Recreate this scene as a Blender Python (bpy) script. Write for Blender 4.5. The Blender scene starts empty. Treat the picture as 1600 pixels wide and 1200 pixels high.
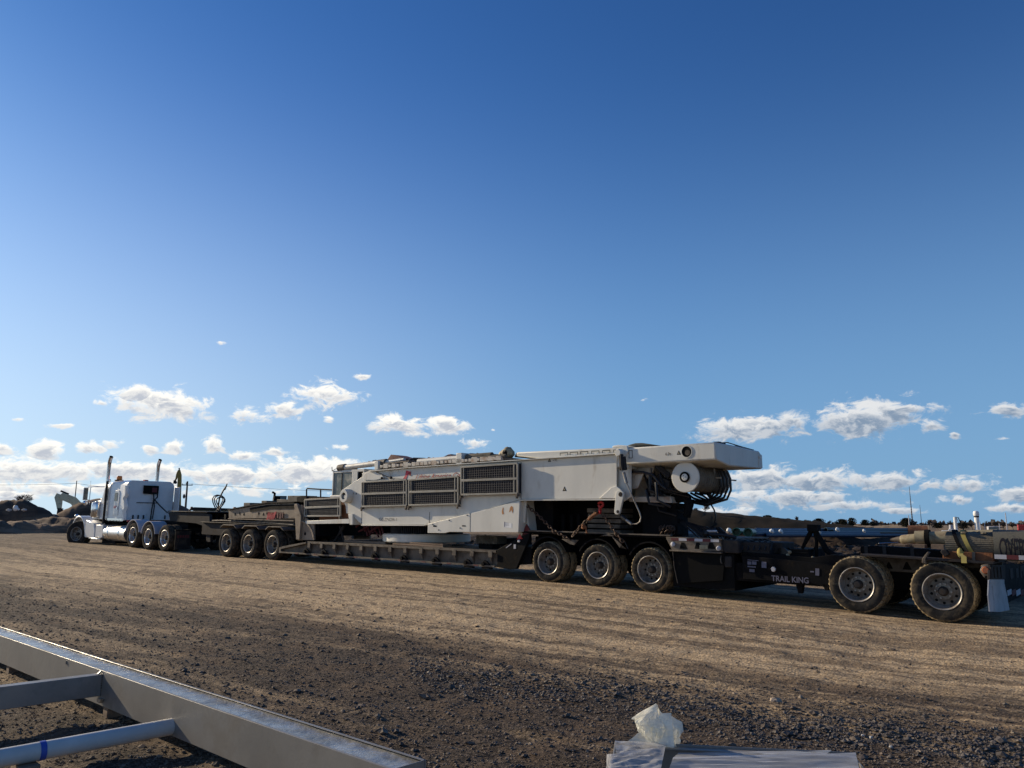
import bpy, bmesh, math, random
import numpy as np
from mathutils import Vector, Matrix, noise as mnoise
random.seed(7); rng = np.random.RandomState(11)
R_ = math.radians
scene = bpy.context.scene; C = scene.collection
# ------------------------------------------------------------------ camera, world, sun, exposure
FPX = 1200.0; PITCH = math.atan((818-600)/FPX)
cd = bpy.data.cameras.new('camera'); cam = bpy.data.objects.new('camera', cd); C.objects.link(cam)
cd.sensor_width = 36; cd.lens = 36*FPX/1600; cd.clip_start = .05; cd.clip_end = 20000
cam.location = (0, 0, 0); cam.rotation_euler = (math.pi/2+PITCH, 0, 0); scene.camera = cam
SUN_AZ, SUN_EL = R_(-58.5), R_(19)          # azimuth from +Y towards +X
sund = Vector((math.sin(SUN_AZ)*math.cos(SUN_EL), math.cos(SUN_AZ)*math.cos(SUN_EL), math.sin(SUN_EL)))
sl = bpy.data.lights.new('sun', 'SUN'); sl.energy = 4.6; sl.angle = R_(.5); sl.color = (1, .83, .59)
so = bpy.data.objects.new('sun', sl); C.objects.link(so); so.rotation_euler = sund.to_track_quat('Z', 'Y').to_euler()
scene.view_settings.view_transform = 'Standard'; scene.view_settings.look = 'None'
scene.view_settings.exposure = 0.35; scene.view_settings.gamma = 1

def ray(px, py):
    c, s = math.cos(PITCH), math.sin(PITCH)
    x, v = (px-800)/FPX, -(py-600)/FPX
    return Vector((x, c-v*s, s+v*c))
def azel(px, py):
    d = ray(px, py).normalized(); return math.degrees(math.atan2(d.x, d.y)), math.degrees(math.asin(d.z))

class S:                                     # tiny expression helper over math nodes
    nt = None
    def __init__(s, k): s.k = k
    @staticmethod
    def op(o, *a, clamp=False):
        n = S.nt.nodes.new('ShaderNodeMath'); n.operation = o; n.use_clamp = clamp
        for i, v in enumerate(a):
            if isinstance(v, S): S.nt.links.new(v.k, n.inputs[i])
            else: n.inputs[i].default_value = v
        return S(n.outputs[0])
    def __add__(s, o): return S.op('ADD', s, o)
    __radd__ = __add__
    def __sub__(s, o): return S.op('SUBTRACT', s, o)
    def __rsub__(s, o): return S.op('SUBTRACT', o, s)
    def __mul__(s, o): return S.op('MULTIPLY', s, o)
    __rmul__ = __mul__
    def __truediv__(s, o): return S.op('DIVIDE', s, o)
def smooth(v, a, b, c=0., d=1.):
    n = S.nt.nodes.new('ShaderNodeMapRange'); n.interpolation_type = 'SMOOTHSTEP'
    S.nt.links.new(v.k, n.inputs[0])
    for i, q in enumerate((a, b, c, d)): n.inputs[i+1].default_value = q
    return S(n.outputs[0])
def combine(x, y, z=0.):
    n = S.nt.nodes.new('ShaderNodeCombineXYZ')
    for i, v in enumerate((x, y, z)):
        if isinstance(v, S): S.nt.links.new(v.k, n.inputs[i])
        else: n.inputs[i].default_value = v
    return n.outputs[0]
def fbm(vec, scale, detail=6, rough=.6, dist=0.):
    n = S.nt.nodes.new('ShaderNodeTexNoise'); n.inputs['Scale'].default_value = scale
    n.inputs['Detail'].default_value = detail; n.inputs['Roughness'].default_value = rough; n.inputs['Distortion'].default_value = dist
    if vec is not None: S.nt.links.new(vec, n.inputs['Vector'])
    return S(n.outputs[0])
def mixc(f, a, b):
    n = S.nt.nodes.new('ShaderNodeMix'); n.data_type = 'RGBA'
    if isinstance(f, S): S.nt.links.new(f.k, n.inputs[0])
    else: n.inputs[0].default_value = f
    for i, v in ((6, a), (7, b)):
        if isinstance(v, (tuple, list)): n.inputs[i].default_value = (*v[:3], 1)
        else: S.nt.links.new(v, n.inputs[i])
    return n.outputs[2]

world = bpy.data.worlds.new('World'); scene.world = world; world.use_nodes = True
nt = world.node_tree; S.nt = nt
for n in list(nt.nodes): nt.nodes.remove(n)
sky = nt.nodes.new('ShaderNodeTexSky'); sky.sky_type = 'NISHITA'; sky.sun_disc = False
sky.sun_elevation = SUN_EL; sky.sun_rotation = SUN_AZ; sky.altitude = 100; sky.air_density = 1.0; sky.dust_density = .5; sky.ozone_density = 2.5
SKYK = .1
tc = nt.nodes.new('ShaderNodeTexCoord'); sep = nt.nodes.new('ShaderNodeSeparateXYZ'); nt.links.new(tc.outputs['Generated'], sep.inputs[0])
X, Y, Z = (S(sep.outputs[i]) for i in range(3))
AZ = S.op('ARCTAN2', X, Y)*57.2958; EL = S.op('ARCSINE', Z)*57.2958
# every cloud bank: centre x, y, half width, half height of where it stands in the sky, weight
CL = [(250,632,78,26,1),(215,618,34,20,1),(160,630,30,7,.7),(28,655,16,6,.8),(92,665,26,5,.8),
 (505,618,62,20,1),(440,640,30,16,1),(395,648,38,15,.95),(563,589,16,6,.85),(512,657,16,9,.65),(345,535,13,6,.55),
 (620,664,40,17,1),(700,666,38,15,1),(745,692,30,12,.85),(770,672,10,5,.6),
 (140,700,30,13,.95),(172,693,24,11,.9),(232,702,18,12,.9),(270,700,20,13,.95),(333,697,24,17,1),(384,714,27,12,.9),(430,706,26,8,.8),(535,700,26,8,.75),
 (5,700,24,14,.95),(75,706,34,18,1),(60,735,130,22,1),(220,735,120,19,1),(370,742,95,18,1),(480,735,80,22,1.05),(150,765,200,14,.8),(420,765,120,14,.75),
 (20,775,50,14,.7),(330,780,50,8,.5),(520,770,60,10,.5),
 (1180,670,92,21,1.05),(1240,660,45,20,1),(1345,656,78,28,1.1),(1420,640,66,11,.85),(1455,666,24,13,.85),(1390,648,60,20,.9),(1492,680,12,7,.6),(1582,639,46,13,1),(1565,686,26,5,.45),
 (1005,625,12,4,.4),
 (1190,748,75,20,1),(1280,752,85,20,1),(1390,752,75,18,.95),(1450,757,28,11,.8),(1230,778,120,18,.9),(1340,790,110,13,.7),
 (1525,757,55,14,.95),(1590,772,60,14,.9),(1500,782,60,10,.7),(1580,795,50,10,.8),(1410,798,60,9,.65),(1130,800,80,10,.8),(640,760,120,20,.5),(860,760,140,24,.6)]
D = None; VV = None
for (px, py, w, h, k) in CL:
    a0, e0 = azel(px, py); a1, _ = azel(px+w, py); _, e1 = azel(px, py-h)
    u = (AZ-a0)/(a1-a0); v = (EL-e0)/(e1-e0)
    d = (k - S.op('SQRT', u*u+v*v)*.85)
    if D is None: D, VV = d, v
    else:
        sel = S.op('GREATER_THAN', d, D); VV = VV+(v-VV)*sel; D = S.op('MAXIMUM', D, d)
sa, se = azel(-700, 500)
def cloud_noise(ox, oy):
    return fbm(combine(AZ+ox, (EL+oy)*1.75, 3.3), .62, 10, .66, .45)
n0 = cloud_noise(0, 0); n1 = cloud_noise(-.45, .35); n2 = fbm(combine(AZ, EL*1.3, 9.), .22, 3, .5)
dens = D*1.1 - .13 + (n0-.5)*3.3 + (n2-.5)*1.0
alpha = smooth(dens, -.06, .56)
emb = smooth((n0-n1)*1.0 + (dens*-.12), -.16, .05)      # side of each puff that looks to the sun
core = smooth(dens*.7-VV*.75+(n0-.5)*1.2, -.05, .75)
right = smooth(AZ, -12., 26.)
lit = mixc(right, (.95, .92, .85), (.68, .69, .70))
shade = mixc(right, (.45, .48, .54), (.20, .27, .37))
ccol = mixc(S.op('MULTIPLY', core, 1-emb*.55, clamp=True), lit, shade)
bgs = nt.nodes.new('ShaderNodeBackground')
# sky tinted: camera white balance
hs = nt.nodes.new('ShaderNodeMix'); hs.data_type = 'RGBA'; hs.blend_type = 'MULTIPLY'; hs.inputs[0].default_value = 1
nt.links.new(sky.outputs[0], hs.inputs[6]); hs.inputs[7].default_value = (.25, .53, .90, 1)
hz = mixc(smooth(AZ, -48., 14.), (5.9, 7.0, 7.9), (1.75, 3.25, 5.1))
f_ = smooth(EL, 44., -2.); SKYOUT = mixc(f_*f_*.9, hs.outputs[2], hz)
nt.links.new(SKYOUT, bgs.inputs[0]); bgs.inputs[1].default_value = SKYK
bgc = nt.nodes.new('ShaderNodeBackground'); nt.links.new(ccol, bgc.inputs[0]); bgc.inputs[1].default_value = .92
mx = nt.nodes.new('ShaderNodeMixShader'); wo = nt.nodes.new('ShaderNodeOutputWorld')
nt.links.new((alpha*smooth(EL, -.3, .2)*.97).k, mx.inputs[0]); nt.links.new(bgs.outputs[0], mx.inputs[1]); nt.links.new(bgc.outputs[0], mx.inputs[2])
nt.links.new(mx.outputs[0], wo.inputs[0])
world.cycles.sampling_method = 'MANUAL'; world.cycles.sample_map_resolution = 512

# ------------------------------------------------------------------ materials
def mat(name, col, rough=.6, metal=0., dirt=None, bump=0., bscale=30., vary=.12, vscale=3., stretch=(1, 1, 1), clear=0.):
    m = bpy.data.materials.new(name); m.use_nodes = True; t = m.node_tree; S.nt = t
    b = t.nodes['Principled BSDF']; b.inputs['Roughness'].default_value = rough; b.inputs['Metallic'].default_value = metal
    b.inputs['Specular IOR Level'].default_value = .08 if max(col) < .06 and rough > .5 else .4
    if clear: b.inputs['Coat Weight'].default_value = clear
    tc = t.nodes.new('ShaderNodeTexCoord'); mp = t.nodes.new('ShaderNodeMapping'); t.links.new(tc.outputs['Object'], mp.inputs[0]); mp.inputs['Scale'].default_value = stretch
    oi = t.nodes.new('ShaderNodeObjectInfo'); t.links.new(combine(S(oi.outputs['Random'])*17., S(oi.outputs['Random'])*9.), mp.inputs['Location'])
    v = mp.outputs[0]
    n = fbm(v, vscale, 6, .6)
    c = mixc(smooth(n, .3, .7), tuple(x*(1-vary) for x in col), tuple(min(1, x*(1+vary)) for x in col))
    if dirt:
        dc, amt, ds = dirt
        n2 = fbm(v, ds, 8, .68, .4)
        c = mixc(smooth(n2, .62-.35*amt, .80-.25*amt)*min(1, .5+amt*.5), c, dc)
        t.links.new((smooth(n2, .4, .8)*.25+rough).k, b.inputs['Roughness'])
    t.links.new(c, b.inputs['Base Color'])
    if bump:
        bn = t.nodes.new('ShaderNodeBump'); bn.inputs['Strength'].default_value = bump; bn.inputs['Distance'].default_value = .02
        t.links.new(fbm(v, bscale, 5, .6).k, bn.inputs['Height']); t.links.new(bn.outputs[0], b.inputs['Normal'])
    return m
M = {}
M['crane'] = mat('crane_white_paint', (.64, .62, .55), .42, 0, ((.34, .29, .22), .26, 2.2), .05, 8, .08, 1.2, (1, 1, .35))
M['crane_rust'] = mat('crane_paint_rusty', (.46, .42, .36), .5, 0, ((.26, .11, .035), .45, 4), .05, 8)
M['truckwhite'] = mat('truck_white_paint', (.68, .67, .65), .28, 0, ((.35, .31, .26), .12, 2), 0, 8, .04, clear=.4)
M['black'] = mat('black_frame_paint', (.006, .006, .007), .7, 0, ((.035, .026, .018), .25, 5), .1, 20, .3)
M['gray'] = mat('gray_frame_paint', (.035, .032, .032), .65, 0, ((.07, .052, .036), .4, 4), .1, 20, .2)
M['tan'] = mat('dusty_steel_plate', (.27, .21, .15), .7, 0, ((.10, .065, .045), .35, 4), .1, 20, .2)
M['tangray'] = mat('dusty_gray_plate', (.13, .105, .08), .7, 0, ((.04, .03, .024), .5, 4), .1, 20, .2)
M['rust'] = mat('rusty_steel', (.16, .065, .03), .85, 0, ((.30, .12, .05), .5, 5), .3, 30, .3)
M['rubber'] = mat('tyre_rubber', (.022, .021, .020), .85, 0, ((.12, .095, .064), .5, 7), .2, 40, .3)
M['tread'] = mat('dusty_tread', (.045, .036, .028), .9, 0, ((.30, .235, .145), .9, 9), .3, 40, .3)
M['rubberclean'] = mat('tyre_rubber_dark', (.022, .021, .021), .85, 0, ((.10, .075, .05), .45, 5), .2, 40, .3)
M['treaddark'] = mat('tread_dark', (.03, .027, .024), .9, 0, ((.13, .10, .07), .7, 6), .3, 40, .3)
M['rim'] = mat('steel_wheel', (.36, .345, .32), .42, .55, ((.15, .11, .075), .6, 6), .05, 30)
M['rimdark'] = mat('wheel_disc_dusty', (.20, .185, .165), .5, .5, ((.12, .08, .05), .5, 6), .05, 30)
M['chrome'] = mat('polished_metal', (.75, .75, .75), .14, 1., ((.4, .36, .3), .12, 3), 0, 10, .04)
M['brushed'] = mat('aluminium_tank', (.62, .61, .60), .36, 1., ((.3, .26, .2), .3, 3), .02, 10, .05)
M['hole'] = mat('dark_hole', (.008, .008, .008), .9)
M['hose'] = mat('black_hose', (.012, .012, .014), .4)
M['mesh'] = mat('dark_grille', (.028, .028, .034), .6, 0, None, 0, 10, .2)
M['mesh2'] = mat('gray_grille_bar', (.085, .08, .078), .6)
M['glass'] = mat('tinted_glass', (.11, .13, .12), .25, .0, ((.30, .29, .25), .5, 5), 0, 10, .2)
M['red'] = mat('red_plastic', (.42, .02, .02), .4)
M['darkred'] = mat('dark_red', (.10, .015, .018), .6, 0, ((.05, .03, .03), .3, 5))
M['orange'] = mat('orange_lens', (.85, .22, .02), .3)
M['yellowlens'] = mat('amber_lens', (.28, .09, .04), .4)
M['white'] = mat('white_marking', (.75, .75, .74), .5)
M['sticker'] = mat('faded_sticker', (.42, .42, .45), .6)
M['letters'] = mat('pale_blue_lettering', (.11, .11, .155), .6)
M['scriptred'] = mat('red_lettering', (.30, .015, .02), .5)
M['pinkred'] = mat('red_emblem', (.55, .03, .06), .5)
M['orangerust'] = mat('rust_stain', (.42, .20, .08), .8)
M['wood'] = mat('weathered_timber', (.23, .16, .11), .85, 0, ((.10, .07, .05), .45, 6), .3, 25, .25, 3, (.3, 2, 2))
M['strap'] = mat('yellow_strap', (.34, .28, .08), .8, 0, ((.2, .17, .08), .4, 8))
M['chain'] = mat('rusty_chain', (.09, .06, .045), .6, .5, ((.10, .05, .03), .5, 12))
M['mudflap'] = mat('white_mudflap', (.40, .41, .43), .6, 0, ((.20, .18, .16), .35, 5), .1, 20)
M['canvas'] = mat('gray_mat_roll', (.13, .115, .088), .9, 0, ((.07, .065, .055), .5, 6), .3, 30, .25)
M['banner'] = mat('dull_banner', (.10, .095, .075), .9, 0, ((.04, .04, .045), .4, 6), .2, 20)
M['bannertext'] = mat('banner_letters', (.018, .018, .024), .8)
M['cylbeige'] = mat('beige_cylinder', (.30, .26, .165), .6, 0, ((.14, .08, .045), .45, 5), .1, 20, .12)
M['concrete'] = mat('rope_gray', (.13, .115, .09), .8, 0, ((.08, .07, .05), .3, 9), .1, 40, .3)
M['bluepipe'] = mat('blue_plastic_pipe', (.012, .028, .062), .4, 0, None, 0, 8, .2)
M['tealpipe'] = mat('teal_plastic_pipe', (.014, .042, .055), .4, 0, None, 0, 8, .2)
M['greenpipe'] = mat('green_plastic_pipe', (.012, .09, .05), .4, 0, None, 0, 8, .2)
M['whitething'] = mat('bright_white', (.75, .75, .72), .5)
M['yellow'] = mat('machine_yellow', (.40, .25, .05), .5, 0, ((.14, .09, .05), .4, 3))
M['paleyellow'] = mat('pale_machine_paint', (.70, .60, .38), .5, 0, ((.15, .11, .07), .4, 3))
M['pole'] = mat('pole_wood', (.10, .08, .065), .9)
M['bark'] = mat('bare_bark', (.075, .06, .05), .95, 0, None, 0, 8, .3)
M['everg'] = mat('dull_evergreen', (.035, .035, .022), .95, 0, None, 0, 8, .4)
M['soil'] = mat('dark_turned_soil', (.042, .030, .022), .95, 0, ((.13, .09, .058), .35, .8), .9, 3, .35, .5)
M['soil2'] = mat('brown_bank_soil', (.10, .058, .036), .95, 0, ((.30, .18, .105), .6, .9), .9, 2.4, .4, .6, (.2, .6, 2.2))
M['grasshill'] = mat('dry_grass_hill', (.028, .021, .013), .95, 0, ((.012, .010, .007), .6, .15), .8, .7, .3, .04)
M['soil3'] = mat('brown_heap_soil', (.095, .054, .033), .95, 0, ((.22, .135, .08), .5, .9), .9, 2.4, .4, .6, (.5, .6, 1.8))
M['field'] = mat('dry_field', (.24, .17, .10), .95, 0, ((.14, .10, .06), .4, .1), .3, 1, .2, .02)
M['galv'] = mat('galvanised_top', (.40, .39, .355), .24, .5, ((.17, .16, .135), .6, 3.), .8, 9, .25, 5)
M['graysteel'] = mat('gray_primer_steel', (.22, .21, .195), .38, .25, ((.11, .10, .09), .42, 2), .08, 6, .12, 1.5)
M['pvc'] = mat('white_pipe', (.60, .58, .54), .45, 0, ((.45, .45, .47), .3, 3))
M['tape'] = mat('blue_tape', (.04, .09, .40), .5)
M['grframe'] = mat('gray_grille_frame', (.24, .23, .20), .5, 0, ((.20, .15, .10), .3, 5))
M['film'] = None

# ------------------------------------------------------------------ mesh builder and frames
class Frame:                                 # a: towards the rear (right in the photo), t: away from the viewer, z: up
    def __init__(s, O, yaw, slope):
        y, q = R_(yaw), R_(slope)
        s.u = Vector((math.sin(y)*math.cos(q), -math.cos(y)*math.cos(q), -math.sin(q)))
        s.n = Vector((math.cos(y), math.sin(y), 0)); s.w = s.u.cross(s.n); s.O = Vector(O)
    def L(s, a, t, z): return s.O+s.u*a+s.n*t+s.w*z
    def inv(s, P): d = P-s.O; return (d.dot(s.u), d.dot(s.n), d.dot(s.w))
    def p(s, px, py, t=0.):
        r = ray(px, py); k = (s.O.dot(s.n)+t)/r.dot(s.n); a, _, z = s.inv(r*k); return a, z
    def q(s, px, py, a):
        r = ray(px, py); k = (s.O.dot(s.u)+a)/r.dot(s.u); _, t, z = s.inv(r*k); return t, z
    def P(s, px, py, t=0.): a, z = s.p(px, py, t); return Vector((a, t, z))
    def mat(s):
        m = Matrix.Identity(4)
        for i, v in enumerate((s.u, s.n, s.w)):
            for j in range(3): m[j][i] = v[j]
        return m
W0 = Frame((0, 0, 0), 0, 0); W0.u = Vector((1, 0, 0)); W0.n = Vector((0, 1, 0)); W0.w = Vector((0, 0, 1))
T = Frame((2.967, 17.04, -.9925), 50.93, 1.211)          # the convoy: wheel-centre plane of its near side
cr = T.L(*[*(lambda az: (az[0], -.12, az[1]))(T.p(890, 800, -.12))])
K = Frame(cr, 49.6, .35)                                  # the crane body sits level on the sloping trailer

def fnx(o):
    return o
class MB:
    def __init__(s): s.v = []; s.f = []; s.mi = []; s.m = 0
    def add(s, vs, fs):
        b = len(s.v); s.v += [tuple(x) for x in vs]; s.f += [tuple(i+b for i in f) for f in fs]; s.mi += [s.m]*len(fs); return s
    def box(s, a0, a1, t0, t1, z0, z1):
        a0, a1 = sorted((a0, a1)); t0, t1 = sorted((t0, t1)); z0, z1 = sorted((z0, z1))
        return s.add([(a, t, z) for a in (a0, a1) for t in (t0, t1) for z in (z0, z1)],
              [(0, 1, 3, 2), (4, 6, 7, 5), (0, 4, 5, 1), (2, 3, 7, 6), (0, 2, 6, 4), (1, 5, 7, 3)])
    def prism(s, pts, t0, t1):               # outline in (a, z), thickness from t0 to t1
        n = len(pts); ar = sum(pts[i][0]*pts[(i+1) % n][1]-pts[(i+1) % n][0]*pts[i][1] for i in range(n))
        if ar < 0: pts = pts[::-1]
        if t0 > t1: t0, t1 = t1, t0
        return s.add([(a, t0, z) for a, z in pts]+[(a, t1, z) for a, z in pts],
              [tuple(range(n)), tuple(range(2*n-1, n-1, -1))]+[((i+1) % n, i, i+n, (i+1) % n+n) for i in range(n)])
    def prismx(s, pts, a0, a1):              # outline in (t, z), along a
        n = len(pts); ar = sum(pts[i][0]*pts[(i+1) % n][1]-pts[(i+1) % n][0]*pts[i][1] for i in range(n))
        if ar < 0: pts = pts[::-1]
        if a0 > a1: a0, a1 = a1, a0
        return s.add([(a0, t, z) for t, z in pts]+[(a1, t, z) for t, z in pts],
              [tuple(range(n-1, -1, -1)), tuple(range(n, 2*n))]+[(i, (i+1) % n, (i+1) % n+n, i+n) for i in range(n)])
    def tube(s, pts, r, n=8, cap=True):
        pts = [Vector(p) for p in pts]; rs = r if isinstance(r, (list, tuple)) else [r]*len(pts)
        up = Vector((0, 0, 1)); vs = []; fs = []; prev = None
        for i, p in enumerate(pts):
            d = (pts[min(i+1, len(pts)-1)]-pts[max(i-1, 0)])
            d = d.normalized() if d.length > 1e-9 else Vector((1, 0, 0))
            if prev is None: x = d.orthogonal().normalized()
            else: x = (prev-d*prev.dot(d)); x = x.normalized() if x.length > 1e-6 else d.orthogonal().normalized()
            prev = x; y = d.cross(x)
            for j in range(n):
                q = 2*math.pi*j/n; vs.append(p+(x*math.cos(q)+y*math.sin(q))*rs[i])
        for i in range(len(pts)-1):
            for j in range(n):
                k = (j+1) % n; fs.append((i*n+j, i*n+k, (i+1)*n+k, (i+1)*n+j))
        if cap: fs += [tuple(range(n-1, -1, -1)), tuple(range((len(pts)-1)*n, len(pts)*n))]
        return s.add(vs, fs)
    def lathe(s, prof, c=(0, 0, 0), axis='y', n=48, lug=None):
        # profile (radius, offset along axis)
        vs = []; fs = []
        for i in range(n):
            q = 2*math.pi*i/n
            for j, (r, h) in enumerate(prof):
                if lug and j in lug and (i//lug[j][1]) % 2: r = r-lug[j][0]
                x, y = r*math.cos(q), r*math.sin(q)
                vs.append((c[0]+x, c[1]+h, c[2]+y) if axis == 'y' else (c[0]+x, c[1]+y, c[2]+h) if axis == 'z' else (c[0]+h, c[1]+x, c[2]+y))
        m = len(prof)
        for i in range(n):
            k = (i+1) % n
            for j in range(m-1):
                f = (i*m+j, k*m+j, k*m+j+1, i*m+j+1); fs.append(f if axis != 'y' else f)
        return s.add(vs, fs)
    def ball(s, c, r, n=10, sq=(1, 1, 1), jit=0):
        vs = []; fs = []; m = n//2+1
        for i in range(m):
            th = math.pi*i/(m-1)
            for j in range(n):
                ph = 2*math.pi*j/n; k = 1+random.uniform(-jit, jit)
                vs.append((c[0]+r*sq[0]*k*math.sin(th)*math.cos(ph), c[1]+r*sq[1]*k*math.sin(th)*math.sin(ph), c[2]+r*sq[2]*k*math.cos(th)))
        for i in range(m-1):
            for j in range(n): fs.append((i*n+j, (i+1)*n+j, (i+1)*n+(j+1) % n, i*n+(j+1) % n))
        return s.add(vs, fs)
    def build(s, name, mats, parent=None, sharp=35, bevel=0, frame=None, org=None, clean=True):
        if not isinstance(mats, (list, tuple)): mats = [mats]
        me = bpy.data.meshes.new(name)
        fr, og = (ROOT[parent.name] if parent is not None and parent.name in ROOT else (frame, Vector(org or (0, 0, 0))))
        og = Vector(og)
        me.from_pydata([tuple(Vector(v)-og) for v in s.v], [], s.f)
        me.polygons.foreach_set('material_index', s.mi)
        for m in mats: me.materials.append(m)
        bm = bmesh.new(); bm.from_mesh(me)
        if clean: bmesh.ops.remove_doubles(bm, verts=bm.verts, dist=1e-5)
        bmesh.ops.recalc_face_normals(bm, faces=bm.faces)
        for f in bm.faces: f.smooth = True
        cs = R_(sharp)
        for e in bm.edges:
            if len(e.link_faces) != 2 or e.calc_face_angle(0) > cs: e.smooth = False
        bm.to_mesh(me); bm.free()
        o = bpy.data.objects.new(name, me); C.objects.link(o)
        if parent is not None:
            o.parent = parent; ROOT[o.name] = (fr, og)
            if parent.name in OFF: pass
        elif fr is not None:
            o.matrix_world = Matrix.Translation(fr.L(*og)) @ fr.mat(); ROOT[o.name] = (fr, og)
        if bevel:
            b = o.modifiers.new('bevel', 'BEVEL'); b.width = bevel; b.segments = 2; b.limit_method = 'ANGLE'; b.angle_limit = R_(40); b.harden_normals = False
        return o
ROOT = {}; OFF = {}
def tag(o, label=None, cat=None, group=None, kind=None):
    if label: o['label'] = label
    if cat: o['category'] = cat
    if group: o['group'] = group
    if kind: o['kind'] = kind
    return o
def thing(name, fr, org, label, cat, group=None):
    o = bpy.data.objects.new(name, None); C.objects.link(o); o.empty_display_size = .2
    o.matrix_world = Matrix.Translation(fr.L(*org)) @ fr.mat(); ROOT[o.name] = (fr, Vector(org))
    return tag(o, label, cat, group)
def copy_tree(o, parent=None):
    c = o.copy(); C.objects.link(c); c.parent = parent
    for ch in [x for x in bpy.data.objects if x.parent == o]: copy_tree(ch, c)
    return c
def text(name, s, fr_, org, size, m, parent, shear=0, bold=0., ext=.003, width=None, axis='t', arch=None, vscale=1.):
    cu = bpy.data.curves.new(name, 'FONT'); cu.body = s; cu.size = 1; cu.shear = shear; cu.offset = bold; cu.extrude = 0
    ob = bpy.data.objects.new(name, cu); C.objects.link(ob)
    dg = bpy.context.evaluated_depsgraph_get(); me0 = bpy.data.meshes.new_from_object(ob.evaluated_get(dg))
    vs = [v.co.copy() for v in me0.vertices]; fs = [tuple(p.vertices) for p in me0.polygons]
    bpy.data.objects.remove(ob); bpy.data.meshes.remove(me0)
    if not vs: return None
    x0 = min(v.x for v in vs); x1 = max(v.x for v in vs); kx = (width/(x1-x0)) if width else size; kz = size*vscale
    if arch:
        bm = bmesh.new(); me1 = bpy.data.meshes.new('t'); me1.from_pydata([tuple(v) for v in vs], [], fs); bm.from_mesh(me1); bpy.data.meshes.remove(me1)
        for i in range(1, 14): bmesh.ops.bisect_plane(bm, geom=bm.verts[:]+bm.edges[:]+bm.faces[:], plane_co=(0, -.1+i*.07, 0), plane_no=(0, 1, 0))
        bm.verts.index_update(); vs = [v.co.copy() for v in bm.verts]; fs = [tuple(v.index for v in f.verts) for f in bm.faces]; bm.free()
    mb = MB(); out = []
    for v in vs:
        x, y = (v.x-x0)*kx, v.y*kz
        if arch: out.append(arch(x, y))
        elif axis == 't': out.append((org[0]+x, org[1]-ext, org[2]+y))
        else: out.append((org[0]+ext, org[1]+x, org[2]+y))
    mb.add(out, fs)
    return mb.build(name, m, parent, clean=False)
# ------------------------------------------------------------------ ground
WH = {'I':(206.7,835.7,.51),'J':(230.7,838.7,.51),'K':(256.2,840.7,.51),'F':(352.8,848.2,.49),'G':(387.5,849.9,.49),'H':(425,851.4,.49),
      'A':(855.8,877.9,.475),'B':(933.3,883.4,.475),'C':(1014.8,890.4,.475),'D':(1338,913.5,.505),'E':(1471.6,924.6,.51)}
WP = {k: (*T.p(x, y, 0), r) for k, (x, y, r) in WH.items()}
def contact(k):
    a, z, r = WP[k]; p = T.L(a, 0, z-r); return a, p.z
tab = sorted(contact(k) for k in WP)
TA = np.array([t[0] for t in tab]); TZ = np.array([t[1] for t in tab])
zr = np.polyfit(TA, TZ, 2)
TA = np.concatenate([[-60, -34, -28], TA, [9, 30]]); TZ = np.concatenate([[-.45, -.72, TZ[0]+.08], TZ, [TZ[-1]-.01, TZ[-1]-.03]])
def sm(x, a, b):
    t = np.clip((x-a)/(b-a), 0, 1); return t*t*(3-2*t)
def vnoise(x, y, seed=0):
    xi = np.floor(x).astype(np.int64); yi = np.floor(y).astype(np.int64); fx = x-xi; fy = y-yi
    def h(i, j):
        n = (i*374761393+j*668265263+seed*974711) & 0xffffffff; n = ((n ^ (n >> 13))*1274126177) & 0xffffffff
        return ((n ^ (n >> 16)) & 0xffff)/65535.
    u = fx*fx*(3-2*fx); v = fy*fy*(3-2*fy)
    return (h(xi, yi)*(1-u)+h(xi+1, yi)*u)*(1-v)+(h(xi, yi+1)*(1-u)+h(xi+1, yi+1)*u)*v-.5
def nf(x, y, o=4, seed=0):
    r = 0; k = 1
    for i in range(o): r = r+vnoise(x/k*1., y/k*1., seed+i)*k; k *= .5
    return r
ux, uy, nx_, ny_ = T.u.x, T.u.y, T.n.x, T.n.y
hl = math.hypot(ux, uy); ux /= hl; uy /= hl
def ground_z(X, Y, detail=True):
    X = np.asarray(X, float); Y = np.asarray(Y, float)
    a = (X-T.O.x)*ux+(Y-T.O.y)*uy; t = (X-T.O.x)*nx_+(Y-T.O.y)*ny_
    z = np.interp(a, TA, TZ)
    w = sm(t, -9, -3)*(1-sm(t, 9, 34)); z = z*w+(-1.62)*(1-w)
    r = np.hypot(X, Y); z = z-sm(r, 90, 400)*.8
    if detail:
        near = 1-sm(r, 60, 160)
        flat = 1-.75*sm(t, -1.2, -.3)*(1-sm(t, 2.8, 3.6))
        z = z+near*flat*(.012*nf(a*.25, t*4.5, 4, 3)+.035*nf(a*.35, t*.8, 3, 9)+.030*nf(a*2.6, t*4.4, 4, 21))
        rough = sm(-t+.6*vnoise(a*.5, t*.5, 5), 7.2, 9)
        trk = vnoise(a*.12, t*2.6, 61)+.5*vnoise(a*.3, t*6., 62); z = z+near*flat*.030*np.abs(trk)+near*flat*.010*nf(a*6, t*7, 3, 91)*sm(-t, 0, 1.5)
        z = z+rough*near*.008*nf(a*7, t*7, 3, 31)
        mud = sm(t, 9, 16)*near
        z = z+mud*(.55*nf(a*.45, t*.45, 5, 41)+.22*nf(a*1.5, t*1.5, 4, 77))
    return z
def gz(X, Y): return float(ground_z(np.array([X]), np.array([Y]), False)[0])
rr = np.concatenate([[.6, 1.2, 2., 2.8], 3.4*(200/3.4)**(np.linspace(0, 1, 560)), np.geomspace(206, 9000, 60)])
ph = np.concatenate([np.linspace(-40, 40, 640), np.linspace(41.5, 318.5, 70)])*math.pi/180
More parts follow.
